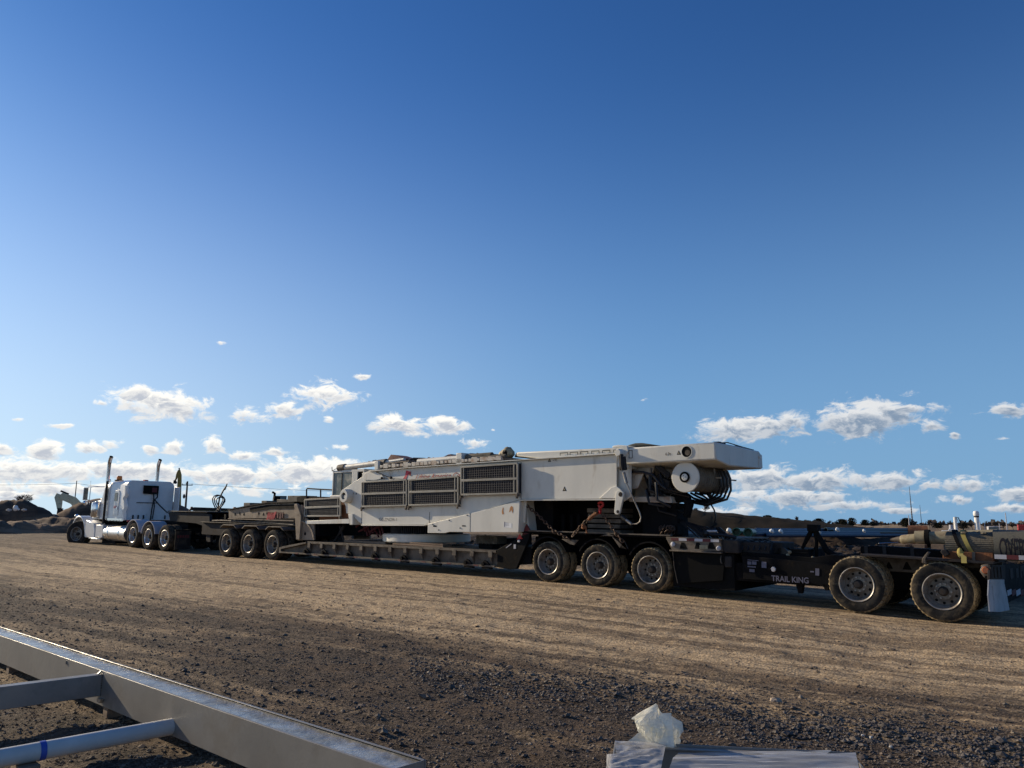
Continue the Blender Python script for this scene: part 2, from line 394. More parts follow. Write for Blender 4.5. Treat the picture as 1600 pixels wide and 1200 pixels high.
RR, PH = np.meshgrid(rr, ph, indexing='ij'); GX = RR*np.sin(PH); GY = RR*np.cos(PH); GZ = ground_z(GX, GY)
nr, npz = RR.shape
la = (GX-T.O.x)*ux+(GY-T.O.y)*uy; lt = (GX-T.O.x)*nx_+(GY-T.O.y)*ny_
co = np.stack([la, lt, GZ], -1).reshape(-1, 3)
i, j = np.meshgrid(np.arange(nr-1), np.arange(npz), indexing='ij'); k = (j+1) % npz
quads = np.stack([i*npz+j, (i+1)*npz+j, (i+1)*npz+k, i*npz+k], -1).reshape(-1, 4)
c0 = len(co); gzc = -1.62
co = np.concatenate([co, [[(0-T.O.x)*ux+(0-T.O.y)*uy, (0-T.O.x)*nx_+(0-T.O.y)*ny_, gzc]]])
def np_mesh(name, co, quads, tris=None, smooth=True):
    me = bpy.data.meshes.new(name); nq = len(quads); ntri = 0 if tris is None else len(tris)
    me.vertices.add(len(co)); me.vertices.foreach_set('co', np.asarray(co, np.float32).ravel())
    li = quads.ravel() if nq else np.zeros(0, int)
    if ntri: li = np.concatenate([li, tris.ravel()])
    me.loops.add(len(li)); me.loops.foreach_set('vertex_index', li.astype(np.int32))
    me.polygons.add(nq+ntri)
    me.polygons.foreach_set('loop_start', np.concatenate([np.arange(nq)*4, nq*4+np.arange(ntri)*3]).astype(np.int32))
    me.update(calc_edges=True); me.validate()
    me.polygons.foreach_set('use_smooth', np.full(nq+ntri, smooth)); return me
tri = np.stack([np.full(npz, c0), (np.arange(npz)+0), (np.arange(npz)+1) % npz], -1)
gme = np_mesh('ground', co, quads, tri)
ground = bpy.data.objects.new('ground', gme); C.objects.link(ground); tag(ground, kind='structure')
ground.matrix_world = Matrix(((ux, nx_, 0, T.O.x), (uy, ny_, 0, T.O.y), (0, 0, 1, 0), (0, 0, 0, 1)))
def ground_mat():
    m = bpy.data.materials.new('gravel_yard'); m.use_nodes = True; t = m.node_tree; S.nt = t; b = t.nodes['Principled BSDF']
    tc = t.nodes.new('ShaderNodeTexCoord'); sp = t.nodes.new('ShaderNodeSeparateXYZ'); t.links.new(tc.outputs['Object'], sp.inputs[0])
    a, tt = S(sp.outputs[0]), S(sp.outputs[1]); v = tc.outputs['Object']
    big = fbm(combine(a*.10, tt*.5), 1., 5, .6)
    streak = fbm(combine(a*.16, tt*3.2), 1., 7, .62, .3)
    streak2 = fbm(combine(a*.05, tt*1.1, 4.), 1., 4, .55); rut = fbm(combine(a*.07+tt*.05, tt*1.9, 11.), 1., 6, .6, .5)
    fine = fbm(v, 28, 8, .72); mid = fbm(v, 5, 8, .68); mid2 = fbm(v, 1.3, 6, .65)
    dark = mixc(smooth(fine, .42, .64), (.018, .013, .010), (.155, .116, .088))
    dark = mixc(smooth(mid2, .45, .7), dark, (.13, .088, .056))
    tan = mixc(smooth(fine, .3, .7), (.24, .168, .098), (.80, .61, .385))
    tan = mixc(smooth(mid, .42, .75)*.45, tan, (.34, .235, .13))
    st3 = fbm(combine(a*.55, tt*11., 2.), 1., 8, .68, .5); lump = fbm(combine(a*2.2, tt*4.5, 5.), 1., 8, .7)
    tan = mixc(smooth(st3, .52, .64)*.65, tan, (.10, .072, .050)); tan = mixc(smooth(lump, .53, .64)*.55, tan, (.13, .092, .062))
    tan = mixc(smooth(rut, .54, .62)*.6, tan, (.115, .083, .056))
    zone = smooth(tt + (big-.5)*5.5 + (streak-.5)*4.5, -8.4, -5.6)
    zone2 = smooth(streak+(streak2-.5)*.9+(mid-.5)*.9, .36, .52)
    far = smooth(tt, 3.2, 6.)
    leftdark = smooth(a+(big-.5)*8, -34., -15.)
    amt = zone*(zone2*.60+.40)*(1-far*.80)*(leftdark*.75+.25)
    # the last trucks' wheel tracks out in the gravel
    amt2 = smooth(fbm(combine(a*.12, tt*1.4, 7.), 1., 6, .6), .50, .64)*.50
    amt = S.op('MAXIMUM', amt, amt2*(1-far))
    col = mixc(amt, dark, tan); col = mixc(smooth(tt, 7., 13.), col, mixc(smooth(mid, .45, .75), (.035, .025, .018), (.10, .07, .046)))
    farf = smooth(tt, 45., 95.)
    col = mixc(farf, col, mixc(smooth(fbm(combine(a*.02, tt*.05), 1., 5, .6), .35, .65), (.26, .18, .11), (.15, .11, .065)))
    t.links.new(col, b.inputs['Base Color']); b.inputs['Roughness'].default_value = .93; b.inputs['Specular IOR Level'].default_value = .2
    bn = t.nodes.new('ShaderNodeBump'); bn.inputs['Strength'].default_value = .9; bn.inputs['Distance'].default_value = .05
    vo = t.nodes.new('ShaderNodeTexVoronoi'); vo.inputs['Scale'].default_value = 34; t.links.new(v, vo.inputs['Vector'])
    t.links.new((fbm(v, 16, 8, .75)+mid*1.1+S(vo.outputs[0])*.35+streak*.9).k, bn.inputs['Height']); t.links.new(bn.outputs[0], b.inputs['Normal'])
    return m
gme.materials.append(ground_mat())
# loose stones, uncountable: one object
def stones(name, n, region, size, mt, seed, tfun=None):
    g = np.random.RandomState(seed)
    base = np.array([[1,0,0],[-1,0,0],[0,1,0],[0,-1,0],[0,0,1],[0,0,-1],[.62,.62,.5],[-.62,.62,.45],[.6,-.65,.5],[-.6,-.6,.55]])
    # octahedron with four raised corners keeps the faces irregular
    F = np.array([[0,2,6],[2,4,6],[4,0,6],[2,1,7],[1,4,7],[4,2,7],[0,8,3],[8,0,4],[3,8,4],[3,9,1],[4,9,3],[1,9,4],[2,0,5],[1,2,5],[3,1,5],[0,3,5]])
    x, y = region(g, n); n = len(x)
    sz = size(g, n, x, y)
    jit = base[None]*(1+g.uniform(-.3, .3, (n, 10, 1)))
    sc = np.stack([g.uniform(.7, 1.4, n), g.uniform(.6, 1.1, n), g.uniform(.4, .8, n)], -1)*sz[:, None]
    an = g.uniform(0, 6.28, n); c, s_ = np.cos(an), np.sin(an)
    p = jit*sc[:, None]; q = p.copy(); q[..., 0] = p[..., 0]*c[:, None]-p[..., 1]*s_[:, None]; q[..., 1] = p[..., 0]*s_[:, None]+p[..., 1]*c[:, None]
    z = ground_z(x, y)
    q += np.stack([x, y, z+sz*.15], -1)[:, None]
    tr = (F[None]+(np.arange(n)*10)[:, None, None]).reshape(-1, 3)
    me = np_mesh(name, q.reshape(-1, 3), np.zeros((0, 4), int), tr, False); me.materials.append(mt)
    o = bpy.data.objects.new(name, me); C.objects.link(o); return o
def reg_near(g, n):
    r = 3.6*(26/3.6)**(g.uniform(0, 1, n)**1.0); p = R_(1)*g.uniform(-38, 38, n); x, y = r*np.sin(p), r*np.cos(p)
    t = (x-T.O.x)*nx_+(y-T.O.y)*ny_; a = (x-T.O.x)*ux+(y-T.O.y)*uy
    d = np.clip(1-sm(t+3*vnoise(a*.3, t*.9, 2), -8.6, -5), .10, 1)*(t < -.8); k = g.uniform(0, 1, n) < d
    return x[k], y[k]
M['stone'] = mat('gravel_stone', (.11, .085, .066), .85, 0, ((.34, .28, .21), .4, 2.5), 0, 20, .45, 9)
tag(stones('gravel', 110000, reg_near, lambda g, n, x, y: g.lognormal(math.log(.0050), .55, n)*(1+.03*np.hypot(x, y)), M['stone'], 4), kind='stuff')
def reg_band(g, n):                          # windrow of coarser fresh gravel in front of the tan track
    u = g.uniform(0, 1, n); x = 640+u*1050; y = 1040+u*150+g.normal(0, 15, n)+8*np.sin(u*14)
    X_, Y_ = [], []
    for q, w in zip(x, y):
        r = ray(q, w); k = -1.6/r.z; X_.append(r.x*k); Y_.append(r.y*k)
    return np.array(X_), np.array(Y_)
M['stonedark'] = mat('crushed_dark_stone', (.075, .062, .052), .6, 0, ((.22, .19, .16), .35, 3.5), 0, 20, .5, 11)
tag(stones('coarse_gravel', 6500, reg_band, lambda g, n, x, y: g.lognormal(math.log(.0115), .4, n), M['stonedark'], 6), kind='stuff')
def reg_clod(g, n):
    t = g.uniform(8, 52, n); a = g.uniform(-22, 34, n); x = T.O.x+a*ux+t*nx_; y = T.O.y+a*uy+t*ny_; return x, y
tag(stones('soil_clods', 9000, reg_clod, lambda g, n, x, y: g.lognormal(math.log(.09), .45, n), M['soil'], 5), kind='stuff')
# ridges of soil
def ridge(name, pts, D, depth, mt, base=-1.6, rough=.3, cols=220, rows=22, seed=1, top=.25, kind='structure'):
    xs = np.array([p[0] for p in pts], float); ys = np.array([p[1] for p in pts], float)
    px = np.linspace(xs[0], xs[-1], cols); py = np.interp(px, xs, ys)
    vs = []
    for ii in range(rows+1):
        f = ii/rows; prof = min(1, f/top) if f < top else 1-(f-top)/(1-top)*.6 if f < 1 else 0
        prof = math.sin(prof*math.pi/2) if f < top else prof
        for jj in range(cols):
            r = ray(px[jj], py[jj]); k = D/math.hypot(r.x, r.y)
            crest = r*k; dd = (Vector((r.x, r.y, 0)).normalized())
            P = crest+dd*(f-top)*depth
            zz = base+(crest.z-base)*prof
            e = min(jj, cols-1-jj)/8.
            nz = float(vnoise(np.array([P.x*.35]), np.array([P.y*.35]), seed)[0])*rough+float(vnoise(np.array([P.x*1.1]), np.array([P.y*1.1]), seed+3)[0])*rough*.5+float(vnoise(np.array([P.x*3.3]), np.array([P.y*3.3]), seed+7)[0])*rough*.3
            vs.append((P.x, P.y, (zz+nz*(1 if 0 < ii < rows else 0)) if ii else base-.3))
    fs = [(i*cols+j, i*cols+j+1, (i+1)*cols+j+1, (i+1)*cols+j) for i in range(rows) for j in range(cols-1)]
    me = bpy.data.meshes.new(name); me.from_pydata(vs, [], fs); me.materials.append(mt)
    for p in me.polygons: p.use_smooth = True
    o = bpy.data.objects.new(name, me); C.objects.link(o); tag(o, kind=kind); return o
ridge('soil_bank', [(-220,815),(-60,812),(60,815),(120,812),(200,814),(300,818),(470,822)], 58, 9, M['soil2'], -1.2, .7, seed=3, top=.3)
ridge('soil_heap', [(-160,800),(-80,788),(-10,788),(12,784),(40,782),(62,788),(80,799),(92,807)], 66, 10, M['soil3'], -.6, .7, seed=5)
ridge('soil_mound', [(84,806),(100,797),(118,789),(136,784),(170,776),(215,772),(260,778),(300,800)], 70, 12, M['soil3'], -.6, .4, seed=8)
ridge('hill', [(100,806),(300,802),(520,798),(800,792),(960,790),(1040,794),(1100,799),(1180,806),(1260,814),(1330,821),(1365,824)], 190, 60, M['grasshill'], -3., .5, seed=13, top=.35)
ridge('dark_bank', [(1100,832),(1200,835),(1300,839),(1390,843),(1450,838),(1700,836),(1800,838)], 62, 12, M['soil'], -1.9, .45, seed=19, top=.3, cols=300)
ridge('far_field', [(1040,823),(1250,823),(1400,821),(1600,822),(1800,824)], 330, 120, M['field'], -4., .6, seed=23, top=.4)
# a stone in the yard
def place(px, py, dz=0.):
    r = ray(px, py); k = 5.
    for _ in range(40):
        P = r*k; e = P.z-(gz(P.x, P.y)+dz); k += e/max(.02, -r.z) if e > 0 else e/max(.02, -r.z)*.8
    return r*k
def rock(px, py, s, label, group=None, col='rockm'):
    P = place(px, py); mb = MB(); mb.ball((0, 0, s*.3), s, 9, (1, .8, .62), .16)
    o = mb.build('rock', M[col], None, 20); o.location = P; o.rotation_euler = (0, 0, random.uniform(0, 6)); tag(o, label, 'rock', group); return o
M['rockm'] = mat('tan_rock', (.30, .24, .18), .9, 0, ((.15, .11, .08), .4, 9), .5, 20, .3)
M['paler'] = mat('pale_rock', (.45, .43, .40), .9)
rock(1212, 1099, .058, 'tan stone casting a shadow on the gravel above the wrapped steel')
rock(1148, 1086, .028, 'small tan pebble left of the larger tan stone')
for q, l in zip(((1348,1150),(1361,1153),(1392,1168)), ('leftmost of three pale pebbles right of the wrapped steel', 'middle pale pebble of three right of the wrapped steel', 'rightmost and lowest of three pale pebbles right of the wrapped steel')):
    rock(q[0], q[1], .016, l, 'pale pebbles at the right of the dark gravel', 'paler')
# ------------------------------------------------------------------ wheels
def wheel_meshes(R, w=.27, rim=.288, tm=('rubber', 'tread'), rm=('rim', 'rimdark'), lug=.012):
    k = R-.475
    side = [(rim-.004, .03), (rim+.012, .004), (rim+.03, -.004), (rim+.06+k*.4, -.014), (R-.085, -.017), (R-.05, -.008), (R-.03, .002)]
    tread = [(R-.03, .002), (R-.012, .012), (R-.002, .032), (R, .06), (R-.012, .062), (R-.012, .072), (R, .074), (R+.001, .105), (R-.011, .107), (R-.011, .117), (R, .119)]
    full = tread+[(r, w-y) for r, y in tread[::-1]]
    t = MB(); t.lathe(side, n=72); t.lathe([(r, w-y) for r, y in side[::-1]], n=72); t.m = 1
    nt_ = len(full); lg = {1: (.010, 2), 2: (lug*1.5, 2), 3: (lug*.6, 2), nt_-4: (lug*.6, 2), nt_-3: (lug*1.5, 2), nt_-2: (.010, 2)}
    t.lathe(full, n=144, lug=lg)
    tyre = t.build('tyre', [M[tm[0]], M[tm[1]]], None, 40)
    b = MB(); b.lathe([(rim-.004, .03), (rim+.014, .004), (rim+.012, -.006), (rim+.004, -.009), (rim-.008, -.002), (rim-.016, .02), (rim-.022, .06), (rim-.035, .12), (rim-.05, .155)], n=56)
    b.m = 1; b.lathe([(rim-.05, .155), (rim-.07, .170), (.19, .165), (.155, .150), (.14, .135), (.10, .132), (.0, .132)], n=56)
    b.m = 2
    for i in range(10):
        q = 2*math.pi*(i+.5)/10; b.lathe([(.0, -.003), (.024, -.003), (.024, .01)], (.198*math.cos(q), .163, .198*math.sin(q)), n=14)
    wheel = b.build('wheel', [M[rm[0]], M[rm[1]], M['hole']], None, 30)
    h = MB(); h.lathe([(0, .02), (.05, .022), (.062, .032), (.068, .055), (.078, .075), (.082, .129)], n=28)
    h.m = 1
    for i in range(10):
        q = 2*math.pi*i/10; h.lathe([(0, .098), (.014, .098), (.016, .103), (.016, .13)], (.123*math.cos(q), 0, .123*math.sin(q)), n=8)
    hub = h.build('hub', [M['gray'], M['rim']], None, 35)
    out = (wheel.data, tyre.data, hub.data)
    for o in (wheel, tyre, hub): bpy.data.objects.remove(o)
    return out
WM = {'trailer': wheel_meshes(.475), 'booster': wheel_meshes(.505, .28, .295, lug=.02), 'jeep': wheel_meshes(.49, .26, .29, ('rubberclean', 'treaddark')),
      'steer': wheel_meshes(.56, .38, .30, ('rubberclean', 'treaddark'), ('rim', 'rim')),
      'tractor': wheel_meshes(.51, .25, .295, ('rubberclean', 'treaddark'), ('brushed', 'rim'))}
def wheel(parent, style, a, t, z, flip=False, rz=0., label=None):
    fr, og = ROOT[parent.name]; ms = WM[style]
    w = bpy.data.objects.new('wheel', ms[0]); C.objects.link(w); w.parent = parent; w.location = (a-og[0], t-og[1], z-og[2])
    w.rotation_euler = (0, random.uniform(0, 6.2), 0) if not (flip or rz) else (0, 0, (math.pi if flip else 0)+rz)
    for nme, me in (('tyre', ms[1]), ('hub', ms[2])):
        c = bpy.data.objects.new(nme, me); C.objects.link(c); c.parent = w
    return w
def axle(parent, style, a, z, inner=.29, width=2.58):
    ms = {'trailer': .27, 'booster': .28, 'jeep': .26, 'tractor': .25}[style]
    wheel(parent, style, a, .012, z); wheel(parent, style, a, .012+inner+.02, z)
    wheel(parent, style, a, width-.012, z, True); wheel(parent, style, a, width-.012-inner-.02, z, True)
    mb = MB(); mb.tube([(a, .2, z), (a, width-.2, z)], .065, 10); mb.build('axle', M['black'], parent)
pp = lambda F, t, *pts: [F.p(x, y, t) for x, y in pts]

# ------------------------------------------------------------------ road tractor
tk = thing('semi_truck', T, (-26.0, 1.2, -.6), 'white sleeper-cab road tractor with two chrome stacks, dented rear corner and front wheels turned', 'truck')
RA = -25.12
b = MB()                                                     # cab and sleeper body
b.prismx([(.17, .60), (.17, 2.08), (.22, 2.20), (.36, 2.285), (2.06, 2.285), (2.20, 2.20), (2.25, 2.08), (2.25, .60)], RA, -26.78)
b.prismx([(.20, .60), (.20, 1.98), (.28, 2.12), (.42, 2.19), (2.0, 2.19), (2.14, 2.12), (2.22, 1.98), (2.22, .60)], -26.8, -27.30)
b.prism([(-27.3, .60), (-27.3, 2.13), (-27.42, 2.05), (-27.66, 1.50), (-27.66, .6)], .26, 2.14)
body = b.build('body', M['truckwhite'], tk, 32, bevel=.02)
b = MB()                                                     # crumpled corner fairing
cols = []
for i in range(9):
    f = i/8; z = .62+f*1.42; j = .08*math.sin(i*2.3)+.05*math.sin(i*4.7)
    cols.append([(RA-.16, .135, z), (RA-.02+j*.6, .105+j*.3, z+.01), (RA+.09+j, .12+abs(j)*.5, z), (RA+.13+j*.8, .19, z-.01), (RA+.02, .27, z)])
b.add([p for c in cols for p in c], [(i*5+j, i*5+j+1, i*5+j+6, i*5+j+5) for i in range(8) for j in range(4)])
b.build('corner_fairing', M['truckwhite'], tk, 50)
b = MB(); b.box(RA-.02, RA+.42, 2.27, 2.32, .62, 2.06); b.build('side_fairing', M['truckwhite'], tk, bevel=.01)
b = MB()                                                     # sleeper door
b.prism([(-26.22, .80), (-26.22, 1.72), (-26.14, 1.86), (-25.80, 1.86), (-25.72, 1.74), (-25.72, .80)], .150, .172)
d = b.build('side_door', M['truckwhite'], tk, bevel=.006)
b = MB(); b.prism([(-26.15, 1.40), (-26.15, 1.66), (-26.09, 1.76), (-25.88, 1.76), (-25.88, 1.40)], .140, .151); b.build('window', M['glass'], d)
b = MB(); b.box(-25.84, -25.79, .12, .151, 1.05, 1.14); b.build('handle', M['chrome'], d)
b = MB()
for k in range(2): b.box(-26.16, -25.86, .144, .1495, 1.10+k*.06, 1.135+k*.06)
b.build('lettering', M['pinkred'], d)
b = MB(); b.box(-27.28, -26.84, .185, .201, .75, 2.0); cdoor = b.build('cab_door', M['truckwhite'], tk, bevel=.006)
b = MB(); b.box(-27.22, -26.90, .172, .186, 1.42, 1.92); b.build('window', M['glass'], cdoor)
b = MB(); b.box(-26.78, RA, .145, .172, .585, .66)
for k in range(11): b.box(-26.7+k*.14, -26.64+k*.14, .15, .19, .55, .585)
b.build('side_skirt', M['chrome'], tk)
b = MB()                                                     # hood
b.prism([(-27.6, .62), (-27.6, 1.49), (-28.2, 1.46), (-28.95, 1.40), (-29.05, 1.3), (-29.05, .55)], .50, 1.98)
b.build('hood', M['truckwhite'], tk, 30, bevel=.05)
b = MB(); b.box(-29.15, -29.05, .54, 1.94, .35, 1.38); b.build('grille', M['chrome'], tk, bevel=.02)
b = MB(); b.box(-29.9, -29.65, .10, 2.4, -.25, .12); b.build('bumper', M['chrome'], tk, bevel=.03)
# fenders over the steering wheels
def fender(t0, t1, name='fender'):
    b = MB(); R0, R1 = .64, .68; ca, cz = -29.32, -.08; pts = []
    for i in range(15):
        q = math.radians(150-150*i/14+8); pts.append((ca+R1*1.12*math.cos(q), cz+R1*1.18*math.sin(q)))
    pts += [(-28.52, .55), (-27.72, .42), (-27.55, .1), (-27.55, -.22), (-28.50, -.22), (-28.62, .05)]
    for i in range(13):
        q = math.radians(15+140*i/12); pts.append((ca+R0*math.cos(q)*1.1, cz+R0*1.13*math.sin(q)))
    b.prism(pts, t0, t1)
    return b.build(name, M['truckwhite'], tk, 30, bevel=.03)
fender(.05, .55); fender(1.93, 2.4)
b = MB(); b.ball((-29.98, .22, .70), .10, 12, (1, 1, .9)); b.tube([(-29.98, .22, .62), (-29.8, .4, .5)], .03); b.build('headlight', M['chrome'], tk)
b = MB(); b.ball((-29.98, 2.2, .70), .10, 12, (1, 1, .9)); b.tube([(-29.98, 2.2, .62), (-29.8, 2.0, .5)], .03); b.build('headlight', M['chrome'], tk)
b = MB(); b.lathe([(0, .0), (.21, .0), (.23, .03), (.23, .60), (.21, .64), (.08, .66), (.08, .72)], (-28.0, .24, .68), 'z', 28); b.build('air_cleaner', M['chrome'], tk)
b = MB(); b.box(-28.3, -27.85, .2, .5, .62, .68); b.box(-27.85, -27.7, .30, .6, .6, 1.5); b.build('cleaner_bracket', M['truckwhite'], tk, bevel=.01)
for t in (.10, 2.30):                                        # stacks
    b = MB(); a0 = -26.9
    b.m = 1; b.tube([(a0, t, .42), (a0, t, 2.28)], .05, 14)
    b.m = 0; b.tube([(a0, t, 2.26), (a0, t, 3.0), (a0+.02, t, 3.12), (a0+.07, t, 3.24), (a0+.14, t, 3.33)], .082, 16, False)
    b.m = 2; b.tube([(a0+.125, t, 3.305), (a0+.135, t, 3.32)], .07, 16)
    b.build('exhaust_stack', [M['chrome'], M['gray'], M['hole']], tk)
b = MB()                                                     # mirror arms then mirror
b.tube([(-27.35, .2, 2.02), (-27.9, -.05, 2.02), (-28.0, -.12, 1.98), (-28.0, -.12, 1.40), (-27.5, .2, 1.30)], .018, 6)
b.tube([(-28.3, .02, 1.25), (-28.3, -.02, 2.3)], .008, 5)
b.tube([(-28.1, -.2, 2.0), (-27.9, -.05, 2.02)], .015, 6); b.tube([(-28.1, -.2, 1.45), (-27.95, -.1, 1.42)], .015, 6)
b.build('mirror_arm', M['chrome'], tk)
b = MB(); b.box(-28.20, -28.14, -.34, -.14, 1.42, 1.98); mm = b.build('mirror', M['truckwhite'], tk, bevel=.02)
b = MB(); b.box(-28.145, -28.130, -.325, -.155, 1.45, 1.95); b.build('mirror_glass', M['glass'], mm)
b = MB(); b.ball((-28.12, -.24, 1.30), .11, 12, (.5, 1, 1)); b.build('round_mirror', M['chrome'], tk)
b = MB(); b.ball((-27.2, .3, 2.30), .08, 10); b.tube([(-27.2, .3, 2.15), (-27.2, .3, 2.3)], .02); b.build('spotlight', M['chrome'], tk)
b = MB(); b.box(-26.72, -26.50, .32, .62, 2.285, 2.33); b.m = 1; b.lathe([(0, .17), (.09, .17), (.11, .12), (.115, 0)], (-26.6, .47, 2.33), 'z', 16); b.build('beacon', [M['black'], M['orange']], tk)
b = MB(); b.box(-25.75, -25.6, 1.12, 1.28, 2.285, 2.345); b.build('marker_light', M['red'], tk)
b = MB(); b.tube([(-24.95, .22, .57), (-24.95, .42, .57)], .035, 8); b.build('marker_light', M['red'], tk)
b = MB(); b.box(RA, RA+.10, .86, 1.50, 1.73, 2.09); bx = b.build('equipment_box', M['hole'], tk, bevel=.01)
b = MB(); b.box(RA+.1, RA+.108, 1.2, 1.42, 1.8, 2.0); b.build('lamp_panel', M['darkred'], bx)
b = MB(); b.box(RA, RA+.03, .62, 1.55, 1.33, 1.36)
b.build('hose_rail', M['gray'], tk)
for t in (.5, .72, .95, 1.9): b = MB(); b.box(RA, RA+.05, t, t+.04, .66, .82); b.build('coupling', M['gray'], tk)
b = MB()
b.tube([(RA+.08, 1.30, 1.74), (RA+.12, 1.30, 1.5), (RA+.14, 1.25, 1.1), (RA+.12, 1.24, .62)], .03, 8)
b.tube([(RA+.08, 1.47, 1.74), (RA+.14, 1.45, 1.6), (RA+.16, 1.30, 1.45), (RA+.2, 1.32, 1.2), (RA+.2, 1.28, .66)], .028, 8)
b.tube([(RA+.12, 1.3, 1.52), (RA+.5, 1.45, 1.2), (RA+1.0, 1.5, .95), (RA+1.5, 1.4, .9)], .028, 8)
b.build('air_hoses', M['hose'], tk)
b = MB(); b.tube([(-26.72, .38, .04), (-24.75, .38, .04)], .34, 36); tnk = b.build('fuel_tank', M['brushed'], tk)
b = MB()
for a in (-26.3, -25.3): b.tube([(a-.04, .38, .04), (a+.04, .38, .04)], .35, 36)
b.build('tank_strap', M['chrome'], tnk)
b = MB(); b.box(-27.5, -26.78, .06, .5, -.18, .36); b.build('battery_box', M['truckwhite'], tk, bevel=.02)
b = MB(); b.box(-28.0, -26.9, .02, .4, -.27, -.21); b.build('step', M['chrome'], tk, bevel=.01)
b = MB(); b.box(-27.3, -26.0, .3, 1.4, -.42, -.25); b.box(-29.4, -20.9, .75, .87, .18, .48); b.box(-29.4, -20.9, 1.55, 1.67, .18, .48); b.box(-26.8, -20.9, .87, 1.55, .2, .4)
b.box(-24.7, -21.2, .9, 1.5, .45, .62); b.box(-28.9, -27.6, .7, 1.75, .1, .7)
b.build('chassis', M['black'], tk)
for k, (ca, cz) in enumerate(((-23.9, WP['I'][1]), (-22.55, WP['J'][1]))):
    b = MB(); pr = []
    for i in range(17):
        q = math.radians(12+156*i/16); pr.append((ca+.60*math.cos(q), cz+.62*math.sin(q)))
    for i in range(17):
        q = math.radians(168-156*i/16); pr.append((ca+.575*math.cos(q), cz+.595*math.sin(q)))
    b.prism(pr, -.02, .56); b.build('wheel_fender', M['sticker'], tk, 30)
for k in 'IJK': axle(tk, 'tractor', WP[k][0], WP[k][1], .26)
wheel(tk, 'steer', -29.34, .02, -.09, rz=R_(24)); wheel(tk, 'steer', -29.34, 2.45, -.09, True, R_(24))
b = MB(); b.box(-20.36, -20.33, -.02, .60, -.42, .28); mf = b.build('mudflap', M['rubberclean'], tk)
b = MB()
for k in range(5): b.box(-20.328, -20.322, .05+k*.1, .12+k*.1, .02, .12)
b.build('mudflap_marking', M['darkred'], mf)
b = MB(); b.box(-20.4, -20.33, -.03, .62, .28, .33); b.box(-20.9, -20.4, .5, .6, .2, .33); b.build('mudflap_bracket', M['black'], tk)

# ------------------------------------------------------------------ three-axle jeep under the gooseneck
jp = thing('jeep_dolly', T, (-15.5, 1.3, -.55), 'dark three-axle jeep dolly coupled behind the white tractor', 'trailer')
b = MB()
b.prism(pp(T, .62, (263.8, 800.2), (320, 801.0), (328, 804), (329.5, 847), (322.8, 847), (322, 823), (307, 818), (266, 814)), .60, .72)
b.prism(pp(T, .62, (263.8, 800.2), (320, 801.0), (328, 804), (329.5, 847), (322.8, 847), (322, 823), (307, 818), (266, 814)), 1.88, 2.0)
z0 = T.p(300, 800, .62)[1]; a0 = T.p(263.8, 800, .6)[0]; a1 = T.p(326, 801, .6)[0]
b.box(a0, a1, .54, 2.06, z0-.01, z0+.03)
b.box(a0, a0+.12, .72, 1.88, z0-.32, z0-.02)
b.build('gooseneck', M['gray'], jp, bevel=.012)
b = MB()
aL, aR = a1-.3, T.p(464, 830, .35)[0]
b.box(aL, aR, .55, .65, .18, .62); b.box(aL, aR, 1.95, 2.05, .18, .62)
for k in range(9): a = aL+.3+k*.68; b.box(a, a+.08, .65, 1.95, .25, .55)
b.box(aL, aR, .46, .70, .62, .655); b.box(aL, aR, 1.90, 2.12, .62, .655)
b.box(aL+.2, aR-1.2, .70, 1.90, .60, .64)
b.build('main_frame', M['gray'], jp, bevel=.01)
b = MB()
for k in 'FGH':
    a = WP[k][0]; pr = [(a-.52, .50), (a-.36, .60), (a+.36, .60), (a+.52, .50), (a+.52, .47), (a+.34, .565), (a-.34, .565), (a-.52, .47)]
    b.prism(pr, .04, .56)
b.build('fender_plate', M['tangray'], jp, bevel=.006)
b = MB(); b.tube([(aL+.8, .5, .70), (aL+1.4, .5, .72), (aR-2, .5, .70), (aR-.4, .5, .66)], .03, 8); b.build('air_line', M['tangray'], jp)
for k in 'FGH': axle(jp, 'jeep', WP[k][0], WP[k][1], .27)
b = MB()                                                     # loops of hose on a stand
ca, cz = T.p(342, 790, 1.2)
for r, dx in ((.34, 0), (.27, .1), (.36, -.12)):
    b.tube([(ca+dx+r*.75*math.cos(q), 1.2+.1*math.sin(q*2), cz+.05+r*math.sin(q)) for q in [i*.42 for i in range(16)]], .022, 6)
b.tube([(ca-.1, 1.2, cz-.5), (ca, 1.2, cz+.3), (ca+.25, 1.2, cz+.6), (ca+.42, 1.2, cz+.75)], .03, 6)
b.tube([(ca+.25, 1.2, cz+.6), (ca+.36, 1.2, cz+.62), (ca+.47, 1.2, cz+.84)], .02, 6)
b.build('hose_loops', M['hose'], jp)
b = MB()                                                     # coupling tower clutter
for k in range(9):
    a = aL+.4+k*.22; b.box(a, a+.14, .8+.1*(k % 3), 1.4, .66, .78+.05*(k % 4))
b.build('valve_boxes', M['black'], jp, bevel=.01)

